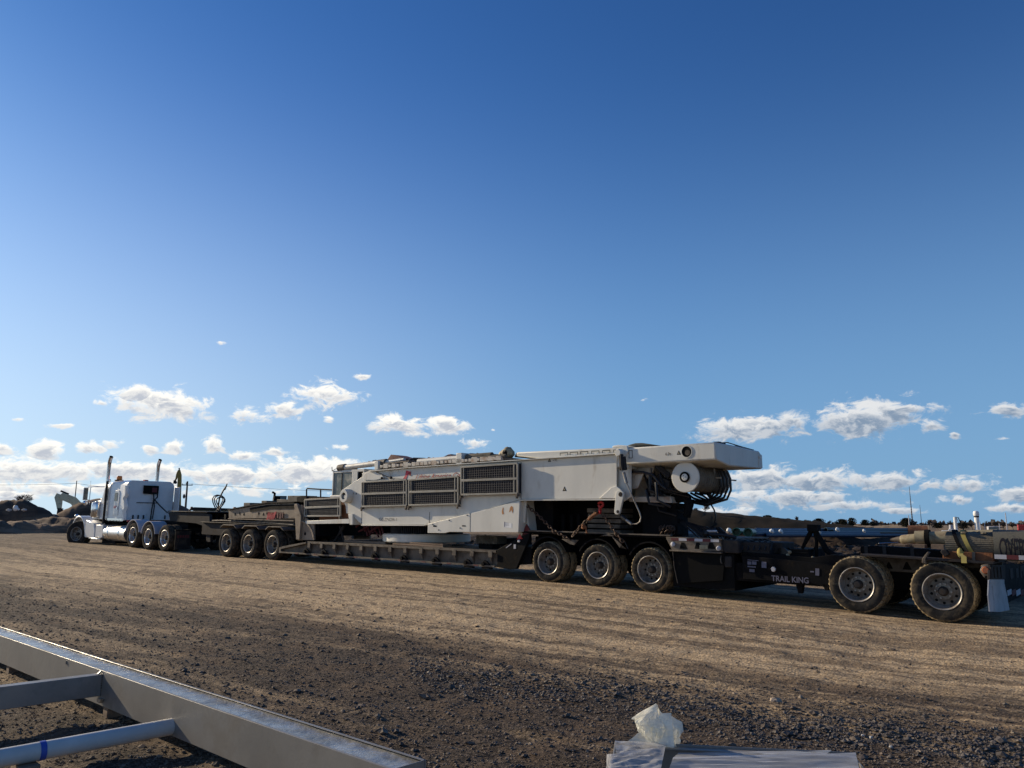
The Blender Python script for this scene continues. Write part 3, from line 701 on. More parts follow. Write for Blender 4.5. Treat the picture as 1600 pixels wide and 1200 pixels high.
# ------------------------------------------------------------------ lowboy trailer
lb = thing('lowboy_trailer', T, (-6, 1.3, -.55), 'long black drop-deck trailer with side brackets carrying the white crane body', 'trailer')
t5 = .5
b = MB()
gp = pp(T, t5, (358.4, 809.8), (357.9, 797.7), (390.3, 791.6), (419.4, 786.9), (462.5, 786), (468, 790), (463.4, 810.3))
b.prism(gp, .48, .56); b.prism(gp, 2.04, 2.12)
for k in range(7):
    a = gp[0][0]+.1+k*.62; b.box(a, a+.1, .56, 2.04, .88, 1.02)
neck = b.build('gooseneck', M['tan'], lb, bevel=.01)
b = MB()
tp = pp(T, t5, (357.9, 797.7), (390.3, 791.4), (419.4, 786.7), (462.5, 785.6))
for (p, q) in zip(tp[:-1], tp[1:]): b.add([(p[0], .42, p[1]+.01), (q[0], .42, q[1]+.01), (q[0], 2.18, q[1]+.01), (p[0], 2.18, p[1]+.01), (p[0], .42, p[1]+.04), (q[0], .42, q[1]+.04), (q[0], 2.18, q[1]+.04), (p[0], 2.18, p[1]+.04)], [(0, 1, 2, 3), (4, 5, 6, 7), (0, 1, 5, 4), (3, 2, 6, 7)])
b.build('top_plate', M['gray'], neck)
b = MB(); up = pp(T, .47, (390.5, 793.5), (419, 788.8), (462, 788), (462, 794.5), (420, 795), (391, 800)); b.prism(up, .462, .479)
b.build('top_plate_shade', M['black'], neck)  # thin black sheet, paints the shade below the top plate onto the girder
b = MB()
for i, x in enumerate((367.5, 374.5, 381, 404, 411.5, 417, 435)):
    b = MB(); a, z = T.p(x, 803, .475); s = .05; b.prism([(a-s, z-s), (a+s, z-s), (a, z+s)] if i % 2 == 0 else [(a-s, z+s), (a+s, z+s), (a, z-s)], .474, .479); b.build('cut_out', M['hole'], neck)
b = MB(); b.box(gp[0][0], gp[4][0], .44, .60, gp[0][1]-.03, gp[0][1]); b.build('flange', M['tan'], neck)
# bits standing on the neck
b = MB()
for (x, y, w, h) in ((393, 790, .2, .10), (420, 786, .16, .08), (448, 785, .3, .10), (470, 783, .5, .18)):
    a, z = T.p(x, y, 1.0); b.box(a-w, a+w, .8, 1.3, z-.05, z+h)
b.build('latch_blocks', M['tangray'], neck, bevel=.01)
# upright at the front of the deck
b = MB()
ap = pp(T, .1, (463, 790), (472, 789), (476, 808), (490.6, 818), (490.6, 844), (465.5, 844), (462.5, 815))
b.prism(ap, .10, .16); b.prism(ap, 2.38, 2.44)
b.prism(pp(T, .1, (463, 788), (467, 787), (473.5, 806), (471, 843), (466, 843)), .02, .1001); b.box(ap[0][0]+.2, ap[0][0]+.4, .15, 2.4, ap[5][1]+.3, ap[5][1]+.5)
ra, rz_ = T.p(466, 843, .1)
for i in range(10):
    q0 = math.radians(8+i*8); q1 = math.radians(16+i*8); 
    b.prism([(ra+.86*math.cos(q0), rz_+.62*math.sin(q0)), (ra+.86*math.cos(q1), rz_+.62*math.sin(q1)), (ra+.79*math.cos(q1), rz_+.57*math.sin(q1)), (ra+.79*math.cos(q0), rz_+.57*math.sin(q0))], .06, .10)
b.build('front_upright', M['tan'], lb, bevel=.01)
b = MB(); a, z = T.p(476.8, 834, .1); b.lathe([(0, -.004), (.05, -.004), (.05, .01)], (a, .098, z), n=16); b.build('pin_hole', M['hole'], lb)
b = MB(); b.box(ap[0][0], ap[3][0]+.1, .2, 2.34, ap[5][1]+.15, ap[0][1]-.1); b.build('front_bulkhead', M['black'], lb)
# deck
b = MB()
dk = pp(T, .05, (440, 863.5), (440, 855.5), (446, 853.5), (482, 846.6), (750, 859), (776.7, 860.4), (776.7, 886.2), (750, 883.6))
b.prism(dk, .07, .13); b.prism(dk, 2.42, 2.48)
zt = T.p(600, 852, .05)[1]; 
dl, drr = dk[3][0], dk[5][0]
def zt_(a): return dk[3][1]+(dk[5][1]-dk[3][1])*(a-dl)/(drr-dl)
b.add([(dl, .0, zt_(dl)+.01), (drr, .0, zt_(drr)+.01), (drr, 2.55, zt_(drr)+.01), (dl, 2.55, zt_(dl)+.01), (dl, .0, zt_(dl)-.05), (drr, .0, zt_(drr)-.05), (drr, 2.55, zt_(drr)-.05), (dl, 2.55, zt_(dl)-.05)],
      [(0, 1, 2, 3), (4, 5, 6, 7), (0, 1, 5, 4), (3, 2, 6, 7), (1, 2, 6, 5), (0, 3, 7, 4)])
bl, br = dk[0][0], dk[6][0]
b.add([(bl, -.06, dk[0][1]), (br, -.06, dk[6][1]), (br, .2, dk[6][1]), (bl, .2, dk[0][1]), (bl, -.06, dk[0][1]+.04), (br, -.06, dk[6][1]+.04), (br, .2, dk[6][1]+.04), (bl, .2, dk[0][1]+.04)],
      [(0, 1, 2, 3), (4, 5, 6, 7), (0, 1, 5, 4), (3, 2, 6, 7), (1, 2, 6, 5), (0, 3, 7, 4)])
b.add([(bl+.6, .2, dk[0][1]+.02), (br, .2, dk[6][1]+.02), (br, 2.4, dk[6][1]+.02), (bl+.6, 2.4, dk[0][1]+.02)], [(0, 1, 2, 3)])
b.prism([dk[0], dk[1], dk[2], dk[3], (dk[3][0], dk[3][1]-.05), (dk[1][0]+.1, dk[1][1]-.04), (dk[0][0]+.1, dk[0][1]+.03), (dk[0][0]+.6, dk[0][1])], -.05, .07)
b.build('deck', M['tangray'], lb, bevel=.006)
xs_ = [479, 507, 546, 586, 630, 679, 728, 757]
for i in range(13):                                          # swing-out brackets and ribs
    a = dl+.15+i*(drr-dl-.3)/12; z1 = zt_(a)-.03; z2 = dk[0][1]+(dk[6][1]-dk[0][1])*(a-bl)/(br-bl)+.05
    b = MB(); b.prismx([(-.04, z1), (.07, z1), (.07, z2), (.04, z2+.05), (-.03, z1-.16)], a-.018, a+.018)
    b.box(a-.06, a+.06, -.045, -.01, z1-.14, z1); b.build('side_rib', M['tangray'], lb, bevel=.004)
for i, x in enumerate((480, 508, 547, 587, 632, 682, 732, 760)):
    a, z = T.p(x, 863+(x-480)*.072, 0); b = MB()
    b.prism([(a-.12, z-.09), (a-.12, z+.04), (a-.04, z+.13), (a+.05, z+.10), (a+.22, z-.06), (a+.22, z-.09)], -.05, .0)
    b.lathe([(0, -.10), (.05, -.10), (.05, -.04)], (a-.05, 0, z+.03), n=12)
    b.build('tie_down_bracket', M['black'], lb, bevel=.005)
b = MB()
for i in range(9):
    a = bl+.9+i*.95; z = dk[0][1]+(dk[6][1]-dk[0][1])*(a-bl)/(br-bl); b.box(a, a+.14, -.066, -.061, z+.002, z+.038)
b.build('reflective_tape', M['darkred'], lb)
# rear neck and bogie
b = MB()
wg = pp(T, 0, (776.7, 859), (776.7, 886.2), (797, 890), (806.7, 889), (827, 840), (827, 833), (816.7, 836.7))
b.prism(wg, .0, .10); b.prism(wg, 2.45, 2.55); b.box(wg[0][0], wg[4][0], .1, 2.45, -.05, .35)
b.build('rear_wedge', M['black'], lb, bevel=.01)
b = MB(); a, z = T.p(793, 851, -.004); b.prism(pp(T, -.006, (790.5, 855.2), (799, 849), (799, 850.4), (790.5, 856.6)), -.006, -.001); b.prism(pp(T, -.006, (802.5, 850.5), (806, 850.5), (806, 857.5), (802.5, 857.5)), -.006, -.001)
b.build('warning_sticker', M['sticker'], lb)
b = MB(); b.prism(pp(T, -.02, (812, 837), (819, 818.5), (827.5, 832.5)), .06, .09); b.build('triangle_flag', M['darkred'], lb)
b = MB(); b.prism(pp(T, -.03, (807, 843), (811.3, 834), (815.8, 842)), -.02, .0); b.build('side_reflector', M['red'], lb)
b = MB(); a, z = T.p(810.3, 845.5, -.03); b.ball((a, -.02, z), .035, 10); b.build('side_lamp', M['white'], lb)
def arch_plate(ks, t0, t1, ztop, r):
    a_s = [WP[k][0] for k in ks]; pts = []
    L_, R__ = a_s[0]-.72, a_s[-1]+.62
    pts = [(R__, ztop), (L_, ztop), (L_, .1)]
    for a_, k in zip(a_s, ks):
        zc = WP[k][1]
        for i in range(11):
            q = math.radians(165-150*i/10); pts.append((a_+r*math.cos(q), zc+r*math.sin(q)))
    pts.append((R__, .25)); return pts
b = MB(); b.prism(arch_plate('ABC', .3, .4, .70, .56), .56, .62); b.prism(arch_plate('ABC', 0, 0, .70, .56), 1.95, 2.01)
L_, R__ = WP['A'][0]-.85, WP['C'][0]+.62
b.box(L_, R__, .05, 2.5, .69, .73); b.box(L_, R__+.2, .62, 1.95, -.05, .6)
b.build('bogie_frame', M['black'], lb, bevel=.008)
for k in 'ABC':                                              # curved fenders over each wheel
    a_, zc, r = WP[k]; b = MB(); pr = []
    for i in range(13):
        q = math.radians(150-125*i/12); pr.append((a_+.585*math.cos(q), zc+.60*math.sin(q)))
    for i in range(13):
        q = math.radians(25+125*i/12); pr.append((a_+.555*math.cos(q), zc+.57*math.sin(q)))
    b.prism(pr, .0, .60); b.build('wheel_fender', M['black'], lb, 30)
for k in 'ABC': axle(lb, 'trailer', WP[k][0], WP[k][1])
b = MB()
for (x0, y0, x1, y1, x2, y2, x3, y3) in ((877, 842, 890, 850, 903, 844, 897, 852), (956, 838, 968, 856, 980, 858, 975, 846), (920, 836, 935, 838, 960, 838, 950, 834)):
    b.prism(pp(T, -.02, (x0, y0), (x1, y1), (x3, y3), (x2, y2)), -.02, .02)
b.box(WP['A'][0]-.6, WP['C'][0]+.5, .0, .12, .735, .765)
b.build('chain_plate', M['tangray'], lb, bevel=.004)
# grey tapered tail behind the third axle
b = MB()
b.prism(pp(T, 0, (1040.8, 841.4), (1126, 843.6), (1128.6, 861.6), (1050.5, 860.5)), .0, .05)
b.prism([(x, z) for x, z in pp(T, 0, (1040.8, 841.4), (1126, 843.6), (1128.6, 861.6), (1050.5, 860.5))], 2.5, 2.55)
tl = T.p(1040.8, 841.4, 0); tr = T.p(1128, 843.6, 0); b.box(tl[0], tr[0], .0, 2.55, tl[1]+.001, tl[1]+.035)
b.box(tl[0]+.1, tr[0], -.05, .05, .425, .455)
b.build('tail_frame', M['tangray'], lb, bevel=.008)
b = MB()
for x in (1068, 1091.5, 1112): 
    b = MB(); a, z = T.p(x, 853, 0); s = .09; b.prism([(a-s, z-.06), (a+s, z-.06), (a+.02, z+.07), (a-.05, z+.07)], -.003, .003); b.build('cut_out', M['hole'], lb)
b = MB(); a, z = T.p(1100, 855, 0); b.box(a-.09, a+.09, -.02, .0, z-.04, z+.04); b.build('tool_plate', M['cylbeige'], lb)
b = MB()
for i in range(6):
    b.m = i % 2; a = tl[0]+.12+i*.18; b.box(a, a+.18, -.006, -.002, tl[1]-.035, tl[1]+.02)
b.build('reflective_tape', [M['darkred'], M['sticker']], lb)
for (x, y) in ((1051, 850.5), (1122.5, 857)):
    a, z = T.p(x, y, -.02); b = MB(); b.ball((a, -.01, z), .055, 12, (1, .6, 1)); b.build('side_lamp', M['sticker'], lb)
b = MB(); b.prism(pp(T, .02, (1051, 861), (1058.5, 911), (1061, 911.5), (1128, 907), (1132, 862)), .05, .09)
b.box(tl[0]+.1, tr[0]+.2, .1, 2.4, -.3, .42); b.build('rear_underframe', M['hole'], lb)
b = MB(); b.tube([T.P(1051.5, 862, .02), T.P(1053.5, 885, .02), T.P(1059, 911, .02)], .012, 6); b.build('skirt_edge', M['gray'], lb)
b = MB(); a, z = T.p(1070, 912.5, .3); b.box(a-.2, a+.12, .2, .5, z-.04, z+.02); b.build('foot_pad', M['sticker'], lb)
# straps laid over the neck
rs = thing('ratchet_straps', T, (-15, .4, .9), 'bright red strap zigzagged over the dusty gooseneck girder', 'strap')
b = MB(); w = .055
zz = [(418, 812), (421, 800), (422.5, 812.5), (426, 800.5), (426.5, 812), (431, 799.5)]
for (p, q) in zip(zz[:-1], zz[1:]):
    P, Q = T.P(*p, .45), T.P(*q, .45); b.add([P+Vector((-w, 0, 0)), P+Vector((w, 0, 0)), Q+Vector((w, 0, 0)), Q+Vector((-w, 0, 0)), P+Vector((-w, -.012, 0)), P+Vector((w, -.012, 0)), Q+Vector((w, -.012, 0)), Q+Vector((-w, -.012, 0))], [(0, 1, 2, 3), (4, 5, 6, 7), (0, 1, 5, 4), (3, 2, 6, 7), (1, 2, 6, 5), (0, 3, 7, 4)])
b.build('strap', M['red'], rs)
b = MB()
for i, x in enumerate((430.5, 434, 438, 441.5)): P = T.P(x, 805, .45); b.box(P.x-.04, P.x+.04, .445, .46, P.z-.12+.03*(i % 2), P.z+.10)
b.build('strap_tail', M['darkred'], rs)

# ------------------------------------------------------------------ booster trailer at the rear
bo = thing('booster_trailer', T, (4.9, 1.3, -.55), 'black two-axle booster trailer with pale lettering, coupled at the rear of the convoy', 'trailer')
b = MB()
b.prism(pp(T, .06, (1158, 868), (1160, 905), (1264, 911.5), (1300, 921), (1302, 884), (1240, 876)), .10, .16)
b.prism(pp(T, .06, (1158, 868), (1160, 905), (1264, 911.5), (1300, 921), (1302, 884), (1240, 876)), 2.39, 2.45)
b.box(1.6, 3.9, .16, 2.39, -.1, .25)
b.prism(pp(T, .2, (1158, 862), (1158, 872), (1300, 884), (1345, 876), (1345, 868), (1296, 867), (1270, 871)), .2, .5)
b.build('main_frame', M['black'], bo, bevel=.01)
text('lettering', 'TRAIL KING', T, (T.p(1205.5, 906, .095)[0], .097, T.p(1205.5, 907.5, .095)[1]), .15, M['letters'], bo, 0, .02, width=T.p(1263.5, 908, .095)[0]-T.p(1205.5, 906, .095)[0])
b = MB()
for (x0, y0, x1, y1) in ((1168, 877, 1174, 882), (1175, 877, 1182, 882), (1190, 877.5, 1197.5, 887), (1171, 889, 1179, 893.5), (1168, 874.3, 1185, 875.3), (1168, 884, 1181, 886), (1274, 888, 1280, 899), (1266, 892, 1272, 894)):
    b.prism(pp(T, .097, (x0, y0), (x1, y0+(x1-x0)*.08), (x1, y1+(x1-x0)*.08), (x0, y1)), .094, .098)
b.build('information_sticker', M['letters'], bo)
b = MB(); a, z = T.p(1208.5, 889.5, .09); b.lathe([(0, -.02), (.04, -.02), (.05, 0)], (a, .09, z), n=16); b.build('round_gauge', M['sticker'], bo)
b = MB()                                                     # deck-level housings
for (x0, y0, x1, y1, t0, t1) in ((1127, 843, 1154, 865, .05, .9), (1131, 869, 1143, 887, .06, .5), (1156, 846, 1203, 870, .25, 1.4), (1202, 847, 1223, 873, .5, 1.2)):
    p0 = T.p(x0, y0, t0); p1 = T.p(x1, y1, t0); b.box(p0[0], p1[0], t0, t1, p0[1], p1[1])
b.build('valve_housing', M['gray'], bo, bevel=.02)
b = MB()
p0, p1 = T.p(1232, 857, .3), T.p(1265, 884, .3); b.box(p0[0], p1[0], .3, 1.3, p1[1], p0[1])
for k in range(5): z = p1[1]+.06+k*.055; b.box(p0[0]+.01, p1[0]-.02, .285, .3, z, z+.02)
b.build('power_pack', M['black'], bo, bevel=.015)
b = MB()                                                     # reel
a, z = T.p(1222, 866, .5); b.lathe([(.0, 0), (.13, 0), (.13, .03), (.09, .03), (.09, .3), (.13, .3), (.13, .33), (0, .33)], (a, .5, z), n=24); b.build('hose_reel', M['hose'], bo)
b = MB()                                                     # bent lifting frame standing over the pack
A_ = lambda x, y, t=.55: T.P(x, y, t)
b.tube([A_(1253.5, 857), A_(1261, 842), A_(1268, 829), A_(1272, 822)], [.03, .045, .05, .05], 8)
b.tube([A_(1272, 822), A_(1277, 835), A_(1285, 848), A_(1292, 860), A_(1303, 868), A_(1320, 871), A_(1345, 868)], [.05, .05, .055, .06, .06, .06, .05], 10)
b.tube([A_(1272, 822), A_(1276, 845), A_(1276, 872)], [.05, .035, .03], 8)
b.tube([A_(1264, 868), A_(1272, 858), A_(1276, 850)], .018, 6)
b.box(A_(1270, 822).x-.08, A_(1270, 822).x+.12, .45, .65, A_(1270, 822).z-.1, A_(1270, 822).z+.03)
b.build('lifting_frame', M['hole'], bo, bevel=.0)
b = MB(); b.prism(pp(T, .25, (1244.5, 912), (1256, 912.5), (1254, 927), (1248.5, 927)), .2, .32); b.prism(pp(T, .25, (1289, 912), (1297, 912), (1298, 921.5), (1293, 921.5)), .1, .22); b.build('parking_leg', M['black'], bo)
for (x, y) in ((1234, 863), (1231, 868), (1270, 872)):
    a, z = T.p(x, y, .27); b = MB(); b.ball((a, .27, z), .04, 8, (1, 1, 1), .1); b.build('fitting', M['cylbeige'], bo)
b = MB()
b.tube([A_(1127, 868, .0), A_(1126, 874, .0), A_(1127, 880, .0), A_(1129, 880, .0)], .012, 6)
for i in range(7): b.tube([A_(1140+i*9, 846+i % 3, .3), A_(1146+i*9, 842+(i*5) % 4, .4), A_(1153+i*9, 847, .3), A_(1150+i*9, 860, .2)], .014, 6)
b.build('air_hoses', M['hose'], bo)
# rear frame over the two axles
b = MB()
b.prism(pp(T, .3, (1350, 868.5), (1545, 882.5), (1545, 908), (1520, 893), (1440, 897.5), (1366, 893)), .62, .68)
b.prism(pp(T, .3, (1350, 868.5), (1545, 882.5), (1545, 908), (1520, 893), (1440, 897.5), (1366, 893)), 1.92, 1.98)
b.build('axle_frame', M['tangray'], bo, bevel=.008)
p0, p1 = T.p(1344, 865.5, 0), T.p(1552, 878.5, 0)
b = MB(); b.add([(p0[0], -.0, p0[1]), (p1[0], -.0, p1[1]), (p1[0], 2.57, p1[1]), (p0[0], 2.57, p0[1]), (p0[0], -.0, p0[1]-.035), (p1[0], -.0, p1[1]-.035), (p1[0], 2.57, p1[1]-.035), (p0[0], 2.57, p0[1]-.035)],
      [(0, 1, 2, 3), (4, 5, 6, 7), (0, 1, 5, 4), (3, 2, 6, 7), (1, 2, 6, 5), (0, 3, 7, 4)])
b.build('deck_plate', M['gray'], bo, bevel=.004)
b = MB()
for x, s in ((1389, .05), (1417, .06), (1460, .05)):
    b = MB(); a, z = T.p(x, 884+(x-1389)*.03, .61); b.prism([(a-s*1.3, z-s), (a+s*1.3, z-s), (a+s*.2, z+s*1.3), (a-s*.2, z+s*1.3)], .612, .618); b.build('cut_out', M['hole'], bo)
b = MB(); z = WP['D'][1]; b.box(WP['D'][0]-.9, WP['E'][0]+.7, .68, 1.92, -.1, .32); b.build('suspension_block', M['hole'], bo)
for k in 'DE': axle(bo, 'booster', WP[k][0], WP[k][1], .29)
ae = T.p(1545, 890, .1)[0]
b = MB(); b.prism(pp(T, .02, (1533, 883), (1545, 880), (1545, 905), (1540, 905), (1531, 893)), .0, .5)
b.build('tail_gusset', M['tangray'], bo, bevel=.01)
b = MB(); a, z = T.p(1540.5, 890.8, 0.); b.lathe([(0, -.05), (.045, -.05), (.06, -.02), (.065, 0)], (a, 0, z), n=20); tl_ = b.build('tail_lamp', M['yellowlens'], bo)
b = MB(); b.lathe([(.066, -.012), (.078, -.006), (.078, .01)], (a, 0, z), n=20); b.build('lamp_ring', M['rimdark'], tl_)
b = MB(); b.lathe([(0, -.012), (.03, -.012), (.03, 0)], (a, .0, z-.12), n=12); b.build('cut_out', M['hole'], bo)
ql = lambda *pts: [T.q(x, y, ae+.02) for x, y in pts]
b = MB(); b.prismx(ql((1545, 882), (1569, 883), (1569, 905), (1545, 905)), ae, ae+.04)
for k in range(4):
    t, z = T.q(1548+k*5.2, 886, ae+.05); t2, z2 = T.q(1551.5+k*5.2, 902, ae+.05); b.box(ae+.04, ae+.055, t, t2, z2, z)
b.build('lamp_plate', M['gray'], bo, bevel=.006)
b = MB(); fl = ql((1544.5, 906), (1568, 907), (1573, 930), (1577, 953), (1562, 956), (1546, 955.5), (1543.5, 930)); b.prismx(fl, ae+.01, ae+.025); b.prismx(ql((1544.5, 905.2), (1568, 905.4), (1568, 911), (1545, 911)), ae+.026, ae+.034); b.build('mudflap', M['mudflap'], bo)
b = MB(); p = ql((1576, 880), (1640, 884), (1640, 950), (1576, 935)); b.prismx(p, ae-.4, ae-.3)
b.box(ae-.5, ae-.1, .62, 1.95, .08, .36); b.build('rear_crossmember', M['black'], bo)
b = MB()
for (x0, y0, x1, y1) in ((1578, 889, 1584, 903), (1587, 889, 1592, 902), (1594, 885, 1606, 889), (1594, 893, 1597, 902), (1599, 893, 1602, 902)):
    q0, q1 = T.q(x0, y0, ae-.29), T.q(x1, y1, ae-.29); b.box(ae-.3, ae-.29, q0[0], q1[0], q1[1], q0[1])
b.build('information_sticker', M['gray'], bo)
b = MB()
for i in range(5):
    b.m = i % 2; q0, q1 = T.q(1574+i*7, 923, ae-.28), T.q(1581+i*7, 928, ae-.28); b.box(ae-.29, ae-.28, q0[0], q1[0], q1[1], q0[1])
b.build('reflective_tape', [M['sticker'], M['darkred']], bo)
# ------------------------------------------------------------------ white crane upper body on the lowboy
ck = thing('crane_body', K, (-3, 1.5, -.6), 'big white crane upper body with rope drum and dark side grilles on the trailer', 'crane')
k_ = lambda t, *pts: pp(K, t, *pts)
# side plates
side = k_(0, (566, 739), (566, 745), (552, 754), (537, 764), (535.5, 781), (540, 791), (541, 802), (548.5, 803), (552, 807), (561, 816), (566, 819.5), (662, 819.5), (668, 818), (750, 799), (815, 780), (963.5, 779), (963.5, 724), (965, 710), (640, 731.5), (590, 736.5), (578, 737.5))
b = MB(); b.prism(side, 0, .04); b.build('side_plate', M['crane'], ck, bevel=.006)
b = MB(); b.prism(side, 2.86, 2.9); b.build('side_plate', M['crane'], ck)
# inner box beam and decks tie the two sides
b = MB()
b.prism(k_(0, (600, 745), (600, 812), (662, 815), (750, 795), (815, 778), (960, 776), (960, 716), (640, 736)), .35, .45)
b.prism(k_(0, (600, 745), (600, 812), (662, 815), (750, 795), (815, 778), (960, 776), (960, 716), (640, 736)), 2.45, 2.55)
fl = k_(0, (566, 817.5), (662, 817.5), (750, 797), (815, 778), (963, 777)); tp = k_(0, (600, 740), (640, 735), (965, 712))
for (P, Q) in list(zip(fl[:-1], fl[1:]))+list(zip(tp[:-1], tp[1:])):
    b.add([(P[0], .05, P[1]), (Q[0], .05, Q[1]), (Q[0], 2.85, Q[1]), (P[0], 2.85, P[1])], [(0, 1, 2, 3)])
b.build('inner_frame', M['crane'], ck)
def strip(name, pts, t0, t1, th, m, par=ck, bev=.004):
    b = MB()
    for (P, Q) in zip(pts[:-1], pts[1:]):
        b.add([(P[0], t0, P[1]), (Q[0], t0, Q[1]), (Q[0], t1, Q[1]), (P[0], t1, P[1]), (P[0], t0, P[1]+th), (Q[0], t0, Q[1]+th), (Q[0], t1, Q[1]+th), (P[0], t1, P[1]+th)],
              [(3, 2, 1, 0), (4, 5, 6, 7), (0, 1, 5, 4), (2, 3, 7, 6), (1, 2, 6, 5), (0, 4, 7, 3)])
    return b.build(name, m, par, bevel=bev)
strip('top_flange', k_(-.08, (576, 736.8), (590, 735.8), (640, 731), (960, 709.4)), -.09, .12, .022, M['crane'])
strip('bottom_flange', k_(-.05, (564, 819.8), (662, 819.8), (668, 818.3), (750, 799.3), (815, 780.4), (972, 779.4)), -.05, .1, -.03, M['crane'])
# vertical stiffener / expansion seam, hair-thin seams are narrow grooves of dark filler
b = MB()
for (x0, y0, x1, y1) in ((566, 762, 565, 818), (671.5, 800, 671, 817), (814.3, 722, 814.3, 781)):
    P, Q = K.p(x0, y0, 0), K.p(x1, y1, 0); b.add([(P[0]-.008, -.003, P[1]), (P[0]+.008, -.003, P[1]), (Q[0]+.008, -.003, Q[1]), (Q[0]-.008, -.003, Q[1])], [(0, 1, 2, 3)])
b.build('panel_seam', M['hole'], ck)
b = MB(); P, Q = K.p(812, 722, 0), K.p(812, 780, 0); b.box(P[0]-.03, P[0], -.05, .0, Q[1]+.02, P[1]-.03); b.build('side_rib', M['crane'], ck, bevel=.004)
# front pin boss
a, z = K.p(541.5, 775, -.1)
b = MB(); b.lathe([(.0, .0), (.10, 0), (.105, -.22), (.185, -.22), (.20, -.205), (.215, .03)], (a, .0, z), n=40); 
bs = b.build('pin_boss', M['crane'], ck, 30)
b = MB(); b.lathe([(0, -.16), (.105, -.16)], (a, .0, z), n=24); b.build('pin_hole', M['hole'], bs)
b = MB(); b.lathe([(0, -.20), (.05, -.20), (.06, -.15), (.06, .0)], (a+.03, .0, z-.02), n=20); b.build('pin', M['crane'], bs)
# rounded cheek gusset above the grille
b = MB(); b.prism(k_(-.03, (568, 750), (568.5, 742), (572, 737.5), (580, 735.9), (588, 737), (597, 741.5), (600, 747.5), (586, 750.5)), -.035, -.001); b.build('cheek_plate', M['crane'], ck, bevel=.01)
b = MB(); b.tube([K.P(588, 737.5, -.06), K.P(603, 744, -.08), K.P(611, 747, -.1)], .012, 6); P = K.P(611, 746.5, -.1); b.ball(P, .045, 8); P = K.P(596.5, 747, -.08); b.ball(P, .04, 8); b.tube([K.P(597, 747, -.08), K.P(633, 748.6, -.1)], .006, 5); b.build('lifting_eye', M['gray'], ck)
# grilles
def grille(name_, x0, y0t, x1, y1t, y0b, y1b, t, ym0, ym1, dens):
    P00, P10, P01, P11 = K.p(x0, y0t, t), K.p(x1, y1t, t), K.p(x0, y0b, t), K.p(x1, y1b, t); pm0, pm1 = K.p(x0, ym0, t), K.p(x1, ym1, t)
    w = .045
    b = MB()
    def bar(P, Q, w, t0, t1):
        d = Vector((Q[0]-P[0], 0, Q[1]-P[1])).normalized(); n = Vector((-d.z, 0, d.x))*w/2
        P3, Q3 = Vector((P[0], t0, P[1])), Vector((Q[0], t0, Q[1])); e = Vector((0, t1-t0, 0))
        b.add([P3-n, P3+n, Q3+n, Q3-n, P3-n+e, P3+n+e, Q3+n+e, Q3-n+e], [(0, 1, 2, 3), (7, 6, 5, 4), (0, 4, 5, 1), (1, 5, 6, 2), (2, 6, 7, 3), (3, 7, 4, 0)])
    bar(P00, P10, w, t, t+.05); bar(P01, P11, w, t, t+.05); bar(pm0, pm1, w*1.3, t, t+.05); bar(P00, P01, w, t+.002, t+.048); bar(P10, P11, w, t+.002, t+.048)
    bar((P10[0]-.11, P10[1]), (P11[0]-.11, P11[1]), w*.7, t+.004, t+.046)
    bar((P00[0]+.09, P00[1]), (P01[0]+.09, P01[1]), w*.5, t+.004, t+.046)
    g = b.build('grille', M['grframe'], ck, bevel=.004)
    b = MB()
    b.box(P00[0], P10[0], t+.05, -.001, (P00[1]+P10[1])/2-.02, (P00[1]+P10[1])/2-.012); b.box(P10[0]-.006, P10[0], t+.05, -.001, P11[1], P10[1]); b.box(P00[0], P00[0]+.006, t+.05, -.001, P01[1], P00[1])
    b.add([(P00[0]+.01, t+.042, P00[1]), (P10[0]-.01, t+.042, P10[1]), (P11[0]-.01, t+.042, P11[1]), (P01[0]+.01, t+.042, P01[1])], [(0, 1, 2, 3)]); b.build('back_panel', M['mesh'], g)
    b = MB(); n = int((P10[0]-P00[0])/dens)
    for i in range(1, n):
        f = i/n; a = P00[0]+(P10[0]-P00[0])*f; zt = P00[1]+(P10[1]-P00[1])*f; zb = P01[1]+(P11[1]-P01[1])*f
        b.box(a-.005, a+.005, t+.026, t+.041, zb, zt)
    for i in range(1, 6):
        for (A, B, Cc, Dd) in ((P00, P10, pm0, pm1), (pm0, pm1, P01, P11)):
            f = i/6; bar((A[0], A[1]+(Cc[1]-A[1])*f), (B[0], B[1]+(Dd[1]-B[1])*f), .007, t+.022, t+.03)
    b.build('grille_mesh', M['mesh2'], g)
    for P in (P01, P11): b = MB(); b.box(P[0]-.06, P[0]+.0, t, t+.1, P[1]-.08, P[1]-.02); b.box(P[0]-.05, P[0]-.02, t, t+.05, P[1]-.13, P[1]-.079); b.build('latch', M['tangray'], g)
    return g
grille('g', 565, 753.5, 634.5, 749.5, 791.5, 789.5, -.13, 772, 769.5, .075)
grille('g', 638.5, 750, 715, 744.5, 789.5, 787, -.13, 769, 766.5, .075)
grille('g', 720, 730, 808, 724, 773, 770.5, -.16, 751, 747.5, .075)
